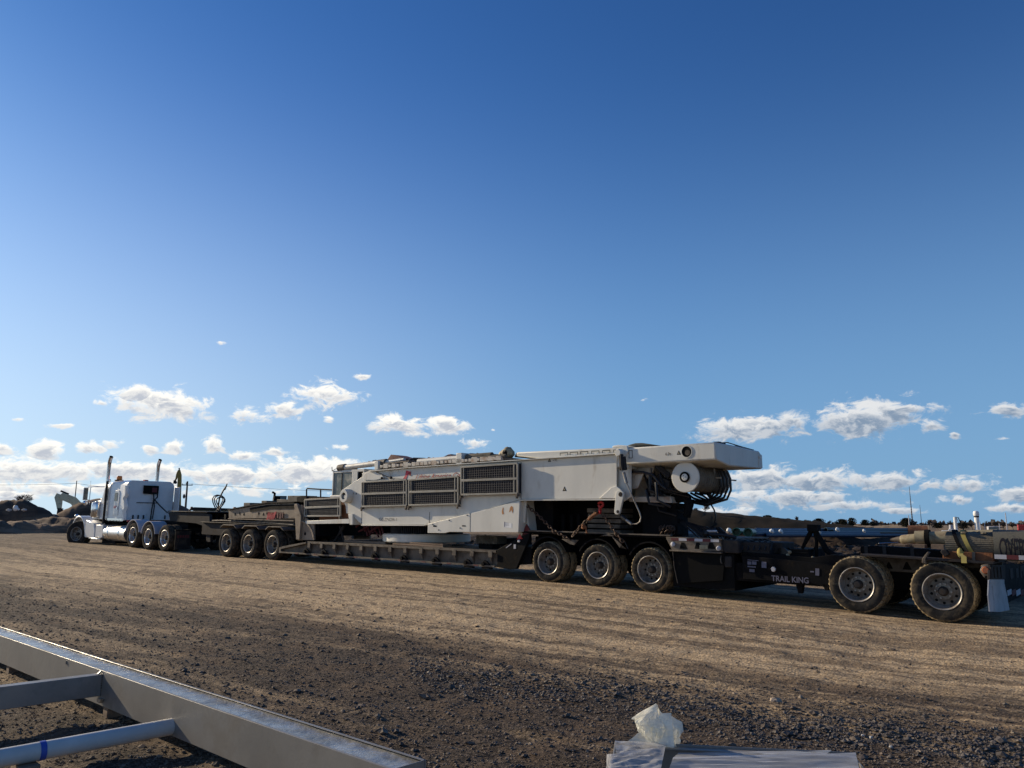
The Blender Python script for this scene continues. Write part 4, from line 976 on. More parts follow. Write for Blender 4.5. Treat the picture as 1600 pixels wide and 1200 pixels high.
# markings
text('lettering', 'Lifting America Co', K, (K.p(649, 748.5, -.004)[0], -.004, K.p(649, 749, -.004)[1]), .19, M['scriptred'], ck, .45, .012, width=K.p(719, 745, 0)[0]-K.p(649, 748, 0)[0])
b = MB(); b.prism(k_(-.006, (629.5, 748.5), (633, 743), (634.5, 735), (642, 737), (641.5, 742.5), (637.5, 741), (634.5, 748.5)), -.007, -.002); b.build('emblem', M['pinkred'], ck)
b = MB(); P = K.p(641, 742, 0); b.prism(k_(-.006, (638, 738), (642.3, 737), (641.8, 743.5), (638, 742.5)), -.011, -.008); b.build('emblem_letter', M['scriptred'], ck)
text('lettering', 'GGZNDR-1', K, (K.p(592.5, 814, 0)[0], -.004, K.p(592.5, 814, 0)[1]), .13, M['gray'], ck, 0, -.012, width=K.p(620, 814, 0)[0]-K.p(592.5, 814, 0)[0])
def tri_mark(x, y, s, t=-.003):
    a, z = K.p(x, y, t); b = MB(); b.prism([(a-s, z-s*.8), (a+s, z-s*.8), (a, z+s)], t, t+.002); o = b.build('warning_mark', M['gray'], ck)
    b = MB(); b.prism([(a-s*.45, z-s*.5), (a+s*.45, z-s*.5), (a, z+s*.4)], t-.002, t-.0005); b.build('warning_symbol', M['cylbeige'], o)
tri_mark(858.5, 719, .05); tri_mark(882, 764, .06); tri_mark(552, 771, .035); tri_mark(556.5, 771, .035)
text('lettering', '+ FC', K, (K.p(864, 721, 0)[0], -.004, K.p(864, 721, 0)[1]), .07, M['gray'], ck)
# lower ballast box, a little proud of the side
b = MB()
lo = k_(-.06, (668.5, 818.6), (812, 783), (810, 831.8), (701.7, 831.2), (695, 833), (668, 832.8))
b.prism(lo, -.06, -.02); b.prism([(x, z) for x, z in k_(-.06, (735, 803), (812, 784), (810, 831.2), (735, 831))], -.019, 1.0)
lbx = b.build('ballast_box', M['crane'], ck, bevel=.008)
b = MB(); P, Q = K.p(734.8, 802.2, -.06), K.p(734.3, 831, -.06); b.box(P[0]-.006, P[0]+.006, -.063, -.0605, Q[1], P[1]); b.build('panel_seam', M['hole'], lbx)
for (x0, y0, x1, y1) in ((677, 821, 682, 823.2), (722, 820.8, 727.5, 822.6)):
    b = MB(); P, Q = K.p(x0, y0, -.06), K.p(x1, y1, -.06); b.box(P[0], Q[0], -.064, -.0605, Q[1], P[1]); b.build('slot', M['hole'], lbx)
for (x, y) in ((702, 813), (730, 805), (685.5, 828), (719, 825), (676.5, 819.5)):
    b = MB(); a, z = K.p(x, y, -.06); b.lathe([(0, -.014), (.014, -.014), (.018, 0)], (a, -.0605, z), n=10); b.build('bolt', M['gray'], lbx)
for pts in (((784.5, 797), (786, 792.5), (787, 794), (786.5, 798), (787.5, 803), (785, 804), (784, 800)), ((797, 793), (799, 790.5), (801.5, 792), (802, 798), (801, 802), (799.5, 797), (795.5, 800.5))):
    b = MB(); b.prism(k_(-.06, *pts), -.0635, -.0605); b.build('rust_stain', M['orangerust'], lbx)
b = MB(); b.prism(k_(-.06, (787, 816.4), (799.5, 818), (799.5, 824.8), (787, 823.8)), -.0635, -.0605); nt_o = b.build('notice', M['white'], lbx)
b = MB(); P = K.p(788, 823, -.06); b.box(P[0], P[0]+.02, -.066, -.064, P[1], P[1]+.12)
for i in range(3): b.box(P[0]+.04, P[0]+.16, -.066, -.064, P[1]+.03+i*.03, P[1]+.035+i*.03)
b.build('notice_lines', M['letters'], nt_o)
# slewing ring
a = K.p(667, 835, 1.4)[0]; zt, zb = K.p(600, 822.5, .6)[1], K.p(600, 833.3, .6)[1]
zr2 = K.p(600, 845.8, .6)[1]
b = MB(); b.lathe([(1.02, zt-.0), (1.02, zb)], (a, 1.4, 0), 'z', 90)
for i in range(96):
    q = 2*math.pi*i/96; x, y = a+1.05*math.cos(q), 1.4+1.05*math.sin(q); s = .018
    b.box(x-s, x+s, y-s, y+s, zb, zt)
b.build('ring_gear', M['mesh'], ck)
b = MB(); b.lathe([(0, zb), (1.26, zb), (1.30, zb-.03), (1.30, zr2+.03), (1.28, zr2), (0, zr2)], (a, 1.4, 0), 'z', 72); b.build('slewing_ring', M['crane'], ck, 30)
# underside clutter in front of the ring
b = MB()
z0 = K.p(560, 835, .6)[1]
b.box(K.p(560, 830, .6)[0], K.p(588, 830, .6)[0], .7, 2.3, zb-.05, zt+.05)
b.build('underside_housing', M['hole'], ck)
b = MB()
for i in range(8):
    P = K.P(556+i*4, 824+(i*7) % 9, .45); b.tube([P, P+Vector((.2, .1, .18-.05*(i % 3))), P+Vector((.4, .05, -.12))], .03, 6)
b.build('underside_hoses', M['darkred'], ck)
b = MB()
X_ = lambda x, y, t=.3: K.P(x, y, t)
b.tube([X_(523, 845), X_(536, 826)], .035, 6); b.tube([X_(531, 822), X_(538, 847)], .03, 6); b.tube([X_(538, 821), X_(531, 833)], .05, 6); b.build('prop_rod', M['gray'], ck)
# cab
b = MB()
c0, c1 = K.p(520, 735.5, .35), K.p(566, 735, .35); cb = K.p(519.5, 775, .35)
A0, A1, Z0, Z1 = c0[0], c1[0]+.1, cb[1], c0[1]
b.box(A0, A1, .35, 1.35, Z1-.08, Z1); b.box(A0-.05, A1, .33, 1.35, Z0-.08, Z0+.02)
for a_ in (A0, A0+1.0, A1-.5): b.box(a_, a_+.05, .35, .40, Z0, Z1-.05)
b.box(A0, A0+.05, 1.3, 1.35, Z0, Z1-.05); b.box(A1-.6, A1-.33, .352, .42, Z0, Z1-.06); b.box(A1-.06, A1, .352, 1.33, Z0, Z1-.06); b.box(A0, A1, 1.31, 1.34, Z0, Z0+.4)
cabo = b.build('cab', M['crane'], ck, bevel=.008)
b = MB(); b.box(A0+.05, A1-.62, .375, .385, Z0+.02, Z1-.08); b.box(A0+.02, A0+.03, .4, 1.3, Z0+.02, Z1-.08); b.build('window', M['glass'], cabo)
b = MB(); b.box(A1-.33, A1-.06, .38, .40, Z0+.3, Z1-.1); b.build('doorway', M['hole'], cabo)
b = MB(); b.box(A0+.45, A0+.48, .36, .376, Z0, Z1-.08); b.tube([(A0-.02, .34, Z1-.02), (A0-.04, .34, Z1+.12)], .012, 5); b.tube([(A0, .34, Z1+.0), (A0+.3, .3, Z1+.07), (A0+.5, .3, Z1+.02)], .01, 5); b.build('window_bar', M['gray'], cabo)
b = MB(); b.box(A0+.1, A0+.8, .6, 1.2, Z0+.05, Z0+.5); b.box(A0+.15, A0+.3, .7, 1.1, Z0+.5, Z0+1.0); b.build('driver_seat', M['hole'], cabo)
# folded catwalk with its grille ahead of the body
g2 = grille('g', 475.5, 781, 531, 777.8, 806.5, 806, -.05, 793.5, 791, .06)
b = MB(); b.prism(k_(-.08, (476.2, 814), (546, 810.5), (546, 818), (476.6, 818.8)), -.06, .02); b.prism(k_(-.08, (543, 803), (550, 803), (550, 820), (545.5, 820)), -.06, .3)
b.prism(k_(-.08, (476.2, 812.5), (480, 812.3), (480, 818.6), (476.4, 818.8)), .021, 1.2); b.build('catwalk_beam', M['crane'], ck, bevel=.008)
b = MB(); b.prism(k_(0, (476.5, 779), (535, 776), (541, 800), (548, 806), (548, 817), (477, 814)), .10, 1.6); b.build('front_housing', M['rust'], ck)
b = MB(); hr = lambda x, y, t=.5: K.P(x, y, t)
b.tube([hr(479, 781), hr(479, 765), hr(480, 763.3), hr(500.5, 764.6), hr(520, 765.5)], .024, 8); b.tube([hr(501, 765), hr(501, 778)], .024, 8); b.build('handrail', M['gray'], ck)
b = MB(); b.prism(k_(.5, (463.5, 777), (470, 775), (504, 776.5), (504, 783), (464, 785)), .5, 1.7); b.build('folded_platform', M['black'], ck)
# tubes and hydraulic lines on the top
b = MB()
def cyl(x0, y0, x1, y1, r, t, **k): b.tube([K.P(x0, y0, t), K.P(x1, y1, t)], r, 18)
cyl(538, 730.5, 594, 723.5, .085, .4); cyl(594, 723.5, 632, 718, .05, .4)
top_cyl = b.build('top_cylinder', M['crane'], ck); 
b = MB(); cyl(530, 731.5, 540, 730, .11, .4); cyl(592, 724.5, 604, 723, .12, .4); cyl(600, 725, 640, 721, .03, .3); b.build('cylinder_mount', M['tangray'], ck)
b = MB(); cyl(654, 721.5, 724, 715.4, .08, .4); b.build('top_cylinder', M['crane'], ck)
for (x_, y_, w_, h_) in ((725, 717, .10, .15), (596, 727, .08, .12)):
    b = MB(); P = K.P(x_, y_, .4); b.box(P.x-w_, P.x+w_, .2, .7, P.z-.15, P.z+h_); b.build('cylinder_bracket', M['crane'], ck, bevel=.01)
b = MB(); cyl(730, 714.5, 769, 711.5, .085, .4); cyl(732, 717.5, 790, 712, .045, .3); cyl(769, 711.5, 790, 712.5, .04, .4); b.build('top_cylinder', M['canvas'], ck)
b = MB(); b.prism(k_(.3, (596, 735), (598, 727.5), (650, 722.5), (728, 716), (782, 713.5), (800, 716), (800, 722)), .3, 1.5); b.build('top_deck', M['tangray'], ck, bevel=.01)
b = MB()
hc = random.Random(8)
for i in range(30):
    x = 598+i*6.3; s = .04+.05*hc.random(); P = K.P(x, 729-(x-600)*.071, .26); b.box(P.x-s, P.x+s*1.3, .2, .3, P.z-s*.7, P.z+s*.8)
b.build('top_fitting_row', M['crane_rust'], ck, bevel=.006)
b = MB(); hc = random.Random(3)
for i in range(48):
    x = 570+hc.random()*180; y = 731-(x-600)*.068-7-hc.random()*4; l = 10+hc.random()*26; t = .25+hc.random()*.9
    yy = lambda xx, j: y-(xx-x)*.068+j
    b.tube([K.P(x, yy(x, 2), t), K.P(x+l*.3, yy(x+l*.3, -hc.random()*2), t+.05), K.P(x+l*.7, yy(x+l*.7, hc.random()*1.5), t), K.P(x+l, yy(x+l, 2.5), t+.04)], .018+.014*hc.random(), 6)
b.build('hydraulic_lines', M['hose'], ck)
b = MB()
for i in range(14):
    x = 604+i*13+hc.random()*6; P = K.P(x, 731-(x-600)*.068-5, .3+hc.random()*.3); s = .03+.05*hc.random(); b.box(P.x-s, P.x+s*1.6, P.y, P.y+.1, P.z-s, P.z+s*.9)
b.build('line_clamps', M['tangray'], ck, bevel=.006)
for (t0, pts) in ((.9, ((604, 719.5), (610.5, 710.2), (617, 711), (635, 716.5), (634, 721))), (1.2, ((691, 714.5), (700, 710), (704, 709.5), (708, 713), (704, 716)))):
    b = MB(); b.prism(k_(t0, *pts), t0, t0+.5); b.build('red_cover', M['darkred'], ck, bevel=.01)
b = MB(); P = K.P(793, 708.5, .5); b.ball(P, .19, 14, (1, .9, .85), .12); b.ball(P+Vector((-.13, 0, -.02)), .15, 12, (1, 1, .8), .1); wr = b.build('wrapped_bundle', M['cylbeige'], ck, 60)
b = MB(); b.ball(P+Vector((.03, -.13, -.0)), .09, 10, (1, .6, 1)); b.build('opening', M['hole'], wr)
b = MB(); b.prism(k_(.45, (803, 714.5), (806, 707.5), (817, 706.6), (834, 712.4)), .45, 1.8); b.build('dark_cover', M['banner'], ck, bevel=.02)
# upper box beam reaching back past the drum, cut off square
ae_ = 3.72
bt = k_(.0, (806, 710), (806, 706.4), (880, 702.6), (957, 699.5), (1117.3, 690.6), (1117.7, 718.2), (970, 724.5), (966, 712))
b = MB(); b.prism(bt[:-2]+[(1.37, bt[-2][1]), (1.36, 1.2), (-1.5, 1.02)], .03, .10)
q_ = lambda *pts: [K.q(x, y, ae_) for x, y in pts]
end = [(.0, bt[5][1]), (.0, bt[4][1]), (.9, bt[4][1]+.0), (2.22, 1.38), (2.36, 1.30), (2.36, .98), (.62, .95)]
b2 = MB()
b2.prismx(end, 1.45, ae_)
z_a, z_b = bt[1][1], bt[4][1]
b2.prism([(bt[1][0], bt[1][1]-.10), bt[1], bt[3], (1.6, z_b-.03), (1.6, .95), (1.37, .98)], .02, 2.3)
b2.build('box_beam', M['crane'], ck, 30, bevel=.03)
b = MB(); P = K.p(1073, 705.8, 0); b.lathe([(0, -.003), (.115, -.003), (.115, .0)], (P[0], .0, P[1]), n=32); hl_ = b.build('port_hole', M['hole'], ck)
b = MB(); b.lathe([(0, -.006), (.06, -.006)], (P[0]+.02, 0, P[1]-.02), n=20); b.build('pin', M['tangray'], hl_)
b = MB(); b.lathe([(.115, -.0), (.115, -.012), (.13, -.012), (.13, 0)], (P[0], 0, P[1]), n=32); b.build('port_ring', M['crane'], hl_)
tri_mark(1060.5, 707.5, .05); text('lettering', '6.3t', K, (K.p(1040, 711.5, 0)[0], -.004, K.p(1040, 711.5, 0)[1]), .085, M['gray'], ck, 0, .01)
def outline(x0, y0, x1, y1, w=.012, open_bottom=False, par=ck, slope=.06):
    P, Q = K.p(x0, y0, 0), K.p(x1, y1, 0); b = MB()
    b.box(P[0], Q[0], -.004, -.001, P[1]-w, P[1]); b.box(P[0], P[0]+w, -.004, -.001, Q[1], P[1]-w); b.box(Q[0]-w, Q[0], -.004, -.001, Q[1], P[1]-w)
    if not open_bottom: b.box(P[0]+w, Q[0]-w, -.004, -.001, Q[1], Q[1]+w)
    b.build('lettering', M['hole'], par)
outline(982.5, 703.5, 988.5, 716)
for i, x in enumerate((876, 891.5, 907.5, 925, 942, 959)): 
    y = 707.5-(i*.95); outline(x-1, y, x+11.5, y+3.8, .014, True)
b = MB(); b.prism(k_(.6, (956, 699.5), (957.5, 696.5), (966, 695.2), (980, 696), (990, 697.5)), .6, 1.2); b.build('top_cap', M['crane'], ck, bevel=.02)
b = MB(); b.prism(k_(.9, (974, 698), (984, 694.5), (992, 692.3), (1003, 692), (1014, 693.5), (1028, 695.6)), .9, 1.9); b.build('top_tarp', M['banner'], ck, bevel=.03)
b = MB()
for i, tt_ in enumerate((.25, .45, 1.1, 1.3, 1.9)): b.box(ae_-.16, ae_-.04, tt_, tt_+.13, 1.40, 1.445-.01*i)
b.tube([(ae_-.1, .4, 1.43), (ae_-.1, .8, 1.47), (ae_-.08, 1.4, 1.43), (ae_-.08, 2.1, 1.4)], .012, 5); b.build('top_fittings', M['gray'], ck)
b = MB(); b.box(ae_+.0005, ae_+.012, 2.16, 2.34, 1.0, 1.30); b.lathe([(0, .03), (.03, .03), (.03, 0)], (ae_, 2.2, 1.24), 'x', n=10); b.build('corner_plate', M['crane'], ck)
# rear right end of the mid beam: rounded plate, lug and hanging link
b = MB(); pl = k_(.04, (962, 724), (966, 716), (980, 714), (984, 728), (984, 776), (972, 784), (962.5, 770)); b.prism(pl, .10, .14); b.build('end_plate', M['crane'], ck, bevel=.02)
b = MB(); b.prism(k_(-.05, (936, 778.5), (955, 761.5), (963, 759.5), (970, 765), (975, 769), (975, 780), (962, 779)), -.05, -.001); lug = b.build('corner_lug', M['crane'], ck, bevel=.01)
b = MB(); lk = []
for (x, y, r, q0, q1) in ((969.5, 772.5, 6.5, 200, -20), (965.5, 799.5, 4.5, -10, -170)):
    for i in range(9):
        q = math.radians(q0+(q1-q0)*i/8); lk.append(K.p(x+r*math.cos(q), y-r*math.sin(q), -.08))
b.prism(lk, -.12, -.06); b.build('hanging_link', M['crane'], ck, bevel=.008)
for (x, y, r) in ((969.5, 772.5, .05), (965.3, 799.5, .035)):
    a, z = K.p(x, y, -.12); b = MB(); b.lathe([(0, -.004), (r, -.004), (r*1.05, .0)], (a, -.121, z), n=18); b.build('pin_hole', M['gray'], ck)
b = MB(); P = K.P(971, 708, -.03); b.lathe([(0, -.14), (.07, -.14), (.09, -.11), (.09, .02), (.13, .03), (.13, .06)], (P.x, -.05, P.z), n=16); b.prism(k_(-.02, (965, 700), (980, 697), (982, 706), (977, 714), (967, 716)), -.04, .02); b.build('rod_pivot', M['crane'], ck)
b = MB(); b.tube([K.P(971, 710, -.2), K.P(971.5, 725, -.22), K.P(973, 735, -.22)], [.04, .05, .035], 8); b.tube([K.P(975, 714, -.16), K.P(977.5, 734, -.2)], .04, 8); b.tube([K.P(968, 712, -.2), K.P(969.5, 735, -.2)], .022, 6); b.build('turnbuckle', M['gray'], ck)
b = MB(); b.tube([K.P(974.5, 738, -.2), K.P(979, 755, -.2)], .035, 10); b.tube([K.P(979, 755, -.2), K.P(990, 780, -.15), K.P(999, 800, -.1), K.P(1001.5, 808, -.1), K.P(1000, 815, -.1), K.P(995, 818.5, -.1), K.P(986.5, 818.7, -.1)], .016, 8)
b.tube([K.P(986.5, 818.7, -.1), K.P(978, 812, -.1)], .032, 10); b.build('pendant_rod', M['rim'], ck)
b = MB(); b.tube([K.P(978, 812, -.1), K.P(971.5, 807, -.1)], .05, 10); b.build('rod_grip', M['hose'], ck)
# rope drum
a, z = K.p(1070, 745.5, .12)
b = MB(); b.lathe([(0, .0), (.10, 0), (.10, .01), (.31, .012), (.322, .02), (.322, .05), (.10, .06)], (a, .12, z), n=56)
dr = b.build('drum_flange', M['crane'], ck, 30)
b = MB(); b.lathe([(.10, 1.52), (.322, 1.53), (.322, 1.56), (0, 1.57)], (a, .12, z), n=56); b.build('drum_flange', M['crane'], ck, 30)
b = MB(); b.lathe([(.10, -.012), (.115, -.016), (.115, .0)], (a, .12, z), n=30); b.lathe([(.075, -.014), (.115, -.014)], (a, .12, z), n=30); b.m = 1; b.lathe([(0, -.02), (.07, -.018), (.075, 0)], (a, .12, z), n=24)
for i in range(3): q = i*2.1; b.m = 0; b.lathe([(0, -.028), (.008, -.028), (.008, -.01)], (a+.04*math.cos(q), .12, z+.04*math.sin(q)), n=8)
b.build('drum_hub', [M['hole'], M['crane']], dr)
b = MB(); pr = [(.28, .055)]
for i in range(14):
    y = .06+i*.103; pr += [(.250, y), (.285, y+.018), (.300, y+.05), (.285, y+.085), (.250, y+.103)]
b.lathe(pr, (a, .12, z), n=48); b.build('drum_rope', M['concrete'], dr, 70)
# machinery behind the link, between beam and trailer deck
b = MB()
b.prism(k_(.5, (985, 722), (1050, 722), (1052, 782), (1040, 786), (985, 780)), .7, 1.1)
b.prism(k_(.3, (985, 738), (1008, 738), (998, 763), (985, 765)), .25, .3); b.prism(k_(.4, (985, 776), (1050, 776), (1052, 786), (985, 784)), .35, .7)
b.build('rear_plate', M['crane_rust'], ck, bevel=.01)
b = MB(); b.lathe([(0, 0), (.30, 0), (.32, .02), (.32, .3)], (K.p(1002, 727, .4)[0], .4, K.p(1002, 727, .4)[1]), n=32); b.build('sheave', M['crane_rust'], ck)
b = MB(); b.prism(k_(.3, (816, 781), (826, 782), (831, 830), (822, 836), (812, 832)), .2, 2.2)
b.prism(k_(.25, (817, 782), (828.5, 781.5), (826, 817), (822, 817)), .1, .15)
b.build('rear_bracket', M['crane'], ck, bevel=.008)
b = MB(); b.prism(k_(.6, (834, 781), (975, 781), (1000, 784), (1000, 838), (834, 834)), 1.1, 2.2); b.prism(k_(.6, (1000, 784), (1050, 786), (1052, 838), (1000, 838)), 1.0, 1.3); b.prism(k_(.6, (834, 781), (868, 781), (868, 834), (834, 834)), .5, 1.1); b.build('under_housing', M['black'], ck)
b = MB(); P0, P1 = K.p(890, 784, .8), K.p(912, 830, .8)
for x in (880, 894, 905): P = K.P(x, 815, .8); b.tube([(P.x, .8, P1[1]), (P.x, .8, P1[1]+.4)], .06, 10)
b.build('support_posts', M['black'], ck)
b = MB()
cc = random.Random(5)
for i in range(22):
    x, y, t = 1003+cc.random()*40, 722+cc.random()*55, .12+cc.random()*.45
    P = K.P(x, y, t); p2 = P+Vector((.25+cc.random()*.3, cc.random()*.2, -.35-cc.random()*.2)); mid = (P+p2)/2+Vector((-.12, -.05, -.12))
    b.tube([P, mid, p2], .016+.02*cc.random(), 6)
b.tube([K.P(985, 737, .2), K.P(1005, 738, .15), K.P(1020, 742, .15), K.P(1033, 758, .15), K.P(1041, 764, .15)], .03, 8)
b.tube([K.P(1010, 776, .2), K.P(1026, 773, .2), K.P(1029, 764, .2), K.P(1017, 742, .2)], .012, 6)
b.build('rear_hoses', M['hose'], ck)
b = MB(); b.tube([K.P(1025, 728, .3), K.P(1046, 746, .3)], .05, 10); b.tube([K.P(1028, 726, .3), K.P(1047, 742, .3)], .03, 10); b.prism(k_(.3, (1025, 742), (1046, 752), (1043, 768), (1028, 756)), .3, .5); b.build('winch_motor', M['gray'], ck, bevel=.01)
b = MB(); b.prism(k_(.4, (1000, 786), (1052, 786), (1056, 836), (1000, 838)), .5, .8); b.prism(k_(.5, (1030, 788), (1045, 788), (1045, 800), (1030, 800)), .42, .5); b.build('rear_stand', M['black'], ck, bevel=.01)
b = MB(); b.tube([K.P(1052, 780, .6), K.P(1062, 777, .6), K.P(1073, 779, .6), K.P(1077, 788, .6), K.P(1073, 808, .6)], [.10, .11, .11, .10, .08], 12); b.tube([K.P(1052, 800, .6), K.P(1060, 793, .6), K.P(1069, 791.5, .6)], .03, 8); b.build('bent_pipe', M['black'], ck)
b = MB()
for i in range(7):
    x0 = 1066+i*7; x1 = 1142-i*5.2; t = .9+i*.09; d = 788-i*2.2
    b.tube([K.P(x0-8, 770, t), K.P(x0+4, d-5, t), K.P((x0+x1)/2, d+1.5, t), K.P(x1-6, d-8, t), K.P(x1, d-22, t), K.P(x1-1, 748, t), K.P(x1-6, 736, t)], .026, 7)
b.tube([K.P(1108, 783, 1.), K.P(1116, 797, 1.), K.P(1118.5, 808, 1.), K.P(1116, 818, 1.), K.P(1112, 826, 1.), K.P(1108, 832, 1.)], .018, 6)
b.build('hose_bundle', M['hose'], ck)
b = MB(); P, Q = K.p(1112, 724, .7), K.p(1140, 741, .7); w = .018
for t in (1.0, 1.5):
    b.box(ae_-.55, ae_-.52, t, t+.03, .74, 1.0); b.box(ae_-.55, ae_-.38, t, t+.03, .72, .75)
b.box(ae_-.56, ae_-.52, 1.0, 2.1, .71, .74); b.build('hose_guide', M['crane_rust'], ck)
# ------------------------------------------------------------------ loads and lashings on the trailer
def chain(pts, label, m=M['chain'], pitch=.085, grp=None, r=.011):
    o = thing('lashing_chain', T, tuple(pts[0]), label, 'chain', grp); b = MB(); pts = [Vector(p) for p in pts]
    L = sum((q-p).length for p, q in zip(pts, pts[1:])); n = int(L/pitch); seg = 0; acc = 0
    for i in range(n):
        d = (i+.5)*L/n; s = 0
        for p, q in zip(pts, pts[1:]):
            l = (q-p).length
            if s+l >= d: break
            s += l
        x = (q-p).normalized(); c = p+x*(d-s); y = x.orthogonal().normalized(); z = x.cross(y)
        if i % 2: y, z = z, y
        ring = [c+x*(pitch*.72*math.cos(w))+y*(pitch*.42*math.sin(w)) for w in [k*math.pi/4 for k in range(9)]]
        b.tube(ring, r, 5, False)
    b.build('chain_links', m, o, 80); return o
V = lambda x, y, t: T.P(x, y, t)
c1 = chain([V(822, 789, .05), V(842, 806, .02), V(862, 826, -.02), V(868, 833, -.02)], 'dark rusty chain sagging from the crane corner towards the first wheel', pitch=.085, r=.013)
chain([V(864, 828, -.03), V(878, 836, -.03), V(889.6, 843, -.03)], 'short chain end lying over the fender between the first two trailer wheels', pitch=.085, r=.013)
c2 = chain([V(938, 795, -.03), V(927, 804, -.03), V(910, 820, -.03), V(894, 838, -.03)], 'brown chain pulled down left from the red hook under the crane beam', pitch=.085, r=.014)
c3 = chain([V(941, 803, -.03), V(950, 815, -.03), V(962, 833, -.03), V(974, 847, -.03)], 'brown chain pulled down right from the red hook to the trailer side', pitch=.085, r=.012)
hk = thing('chain_hook', T, tuple(V(939, 790, -.03)), 'red chain hook hanging under the right end of the white beam', 'hook')
b = MB(); b.tube([V(935, 787, -.05), V(938, 784.5, -.05), V(942, 786, -.05), V(942, 790, -.05), V(938.5, 793, -.05), V(936.5, 797, -.05), V(938.5, 800, -.05)], .03, 8); b.tube([V(936, 789, .0), V(938, 794, .0), V(937, 803, .0)], .035, 8); b.build('hook', M['red'], hk)
pd = thing('chain_binder', T, tuple(V(915, 808, -.03)), 'rusty ratchet binder in the middle of the left-hand brown chain', 'chain binder')
b = MB(); b.tube([V(920, 812, -.06), V(926, 806, -.06), V(933, 802, -.06)], .04, 8); b.tube([V(915, 822, -.05), V(917, 833, -.05)], .02, 6); b.ball(V(912, 823, -.05), .06, 8, (1, 1, 1), .2); b.build('binder_body', M['rust'], pd)
cp = thing('chain_pile', T, tuple(V(1042, 836, .2)), 'tangle of rusty chain heaped behind the third trailer wheel', 'chain')
b = MB(); cg = random.Random(9)
for i in range(46):
    P = V(1033+cg.random()*20, 824+cg.random()*14, .1+cg.random()*.3); x = Vector((cg.uniform(-1, 1), cg.uniform(-1, 1), cg.uniform(-1, 1))).normalized(); y = x.orthogonal().normalized()
    b.tube([P+x*(.07*math.cos(w))+y*(.045*math.sin(w)) for w in [k*math.pi/4 for k in range(9)]], .014, 5, False)
b.build('chain_links', M['chain'], cp, 80)
def timber(a, t0, t1, z, w, h, label, rz=0.):
    b = MB(); b.box(a-w/2, a+w/2, t0, t1, z, z+h); o = b.build('timber_block', M['wood'], None, frame=T, org=(a, t0, z), bevel=.008); tag(o, label, 'timber'); return o
zd = lambda a: zt_(a)+.012
aa = T.p(667, 850, .2)[0]
timber(T.p(655, 850, .2)[0], .12, .45, zd(aa), 2.0, .05, 'long weathered timber on the deck edge right of the slewing ring')
timber(T.p(668, 850, .2)[0], .14, .5, zd(aa)+.051, 1.3, .05, 'shorter grey plank laid on top of the long timber on the deck edge')
timber(T.p(575, 845, .5)[0], .35, 2.3, zd(T.p(575, 845, .5)[0]), 1.9, .07, 'dusty timber mat under the left edge of the white ring')
o = thing('brush_mat', T, (T.p(762, 842, .2)[0], .3, zd(-4.8)), 'rough straw coloured mat stuffed under the white ballast box', 'mat')
b = MB(); P, Q = T.p(744, 836.5, .3), T.p(776, 850, .3); b.box(P[0], Q[0], .3, .7, Q[1], P[1]); cg = random.Random(2)
for i in range(160):
    x, y = 744+cg.random()*32, 837+cg.random()*12; R = T.P(x, y, .29); b.tube([R, R+Vector((cg.uniform(-.05, .05), -.03, cg.uniform(-.04, .04)))], .007, 4)
b.build('mat_body', M['canvas'], o)
b = MB(); b.m = 0; b.box(-4.9, T.p(744, 840, .4)[0]-.0, .5, 2.2, zd(-5)+.0, zd(-5)+.26); 
bk = T.p(690, 845, .8)[0]
o = b.build('cribbing_block', M['black'], None, frame=T, org=(-5, 1, zd(-5)), bevel=.01); tag(o, 'black cribbing filling the gap under the crane body left of the straw mat', 'cribbing')
o = thing('timber_stack', T, (T.p(940, 830, .3)[0], .4, .78), 'stacked brown blocks under the right end of the crane beam', 'timber')
for i in range(5):
    b = MB(); P, Q = T.p(917+i % 2, 794+i*8.2, .35), T.p(969-i % 2, 801.5+i*8.2, .35); b.box(P[0], Q[0], .35+.01*(i % 3), 1.0, Q[1], P[1]); b.build('block', M['tangray'], o, bevel=.01)
o = thing('tie_rod_bundle', T, tuple(V(1085, 825, .4)), 'black hoses and clamp lying on the grey trailer tail below the hanging hose', 'hoses')
b = MB()
for i in range(9):
    x0 = 1048+i*6; b.tube([V(x0, 806+i*2.5, .5), V(x0+16, 816+i*1.5, .4), V(x0+28, 826, .35), V(x0+36, 833, .3), V(x0+44, 841, .25)], .02+.008*(i % 3), 6)
b.tube([V(1100, 834, .2), V(1130, 836, .2), V(1150, 840, .2)], .035, 8); b.ball(V(1113, 829, .3), .1, 8, (1, 1, .8), .2); b.ball(V(1103, 834, .2), .08, 8, (1, 1, .8), .2); b.build('hose', M['hose'], o)
b = MB(); b.tube([V(1105, 830, .2), V(1120, 830, .2)], .025, 8); b.tube([V(1107, 834, .2), V(1121, 835, .2)], .02, 8); b.build('clamp', M['sticker'], o)
# ------------------------------------------------------------------ load of the booster trailer
dz = lambda a: p0[1]+(p1[1]-p0[1])*(a-p0[0])/(p1[0]-p0[0])
p0, p1 = T.p(1344, 865.5, 0), T.p(1552, 878.5, 0)
b = MB(); P, Q = T.p(1344, 853, .5), T.p(1450, 870, .5); b.prism(pp(T, .5, (1346, 853.5), (1344, 856), (1344, 864), (1476, 872), (1476, 860.5), (1440, 857.5), (1370, 852.8)), .5, .9)
bm1 = thing('steel_beam', T, (4.9, .7, .56), 'long black steel beam lying on the booster trailer deck', 'beam')
b.build('beam', M['black'], bm1, bevel=.01)
b = MB()
for x in (1353, 1381.5, 1425):
    P = T.p(x, 856, .49); b.box(P[0]-.03, P[0]+.03, .485, .499, P[1]-.18, P[1]+.03)
b.build('beam_stiffener', M['gray'], bm1)
o = thing('wheel_chock', T, tuple(V(1447, 874, .0)), 'bent pale bracket standing up from the booster deck edge', 'bracket')
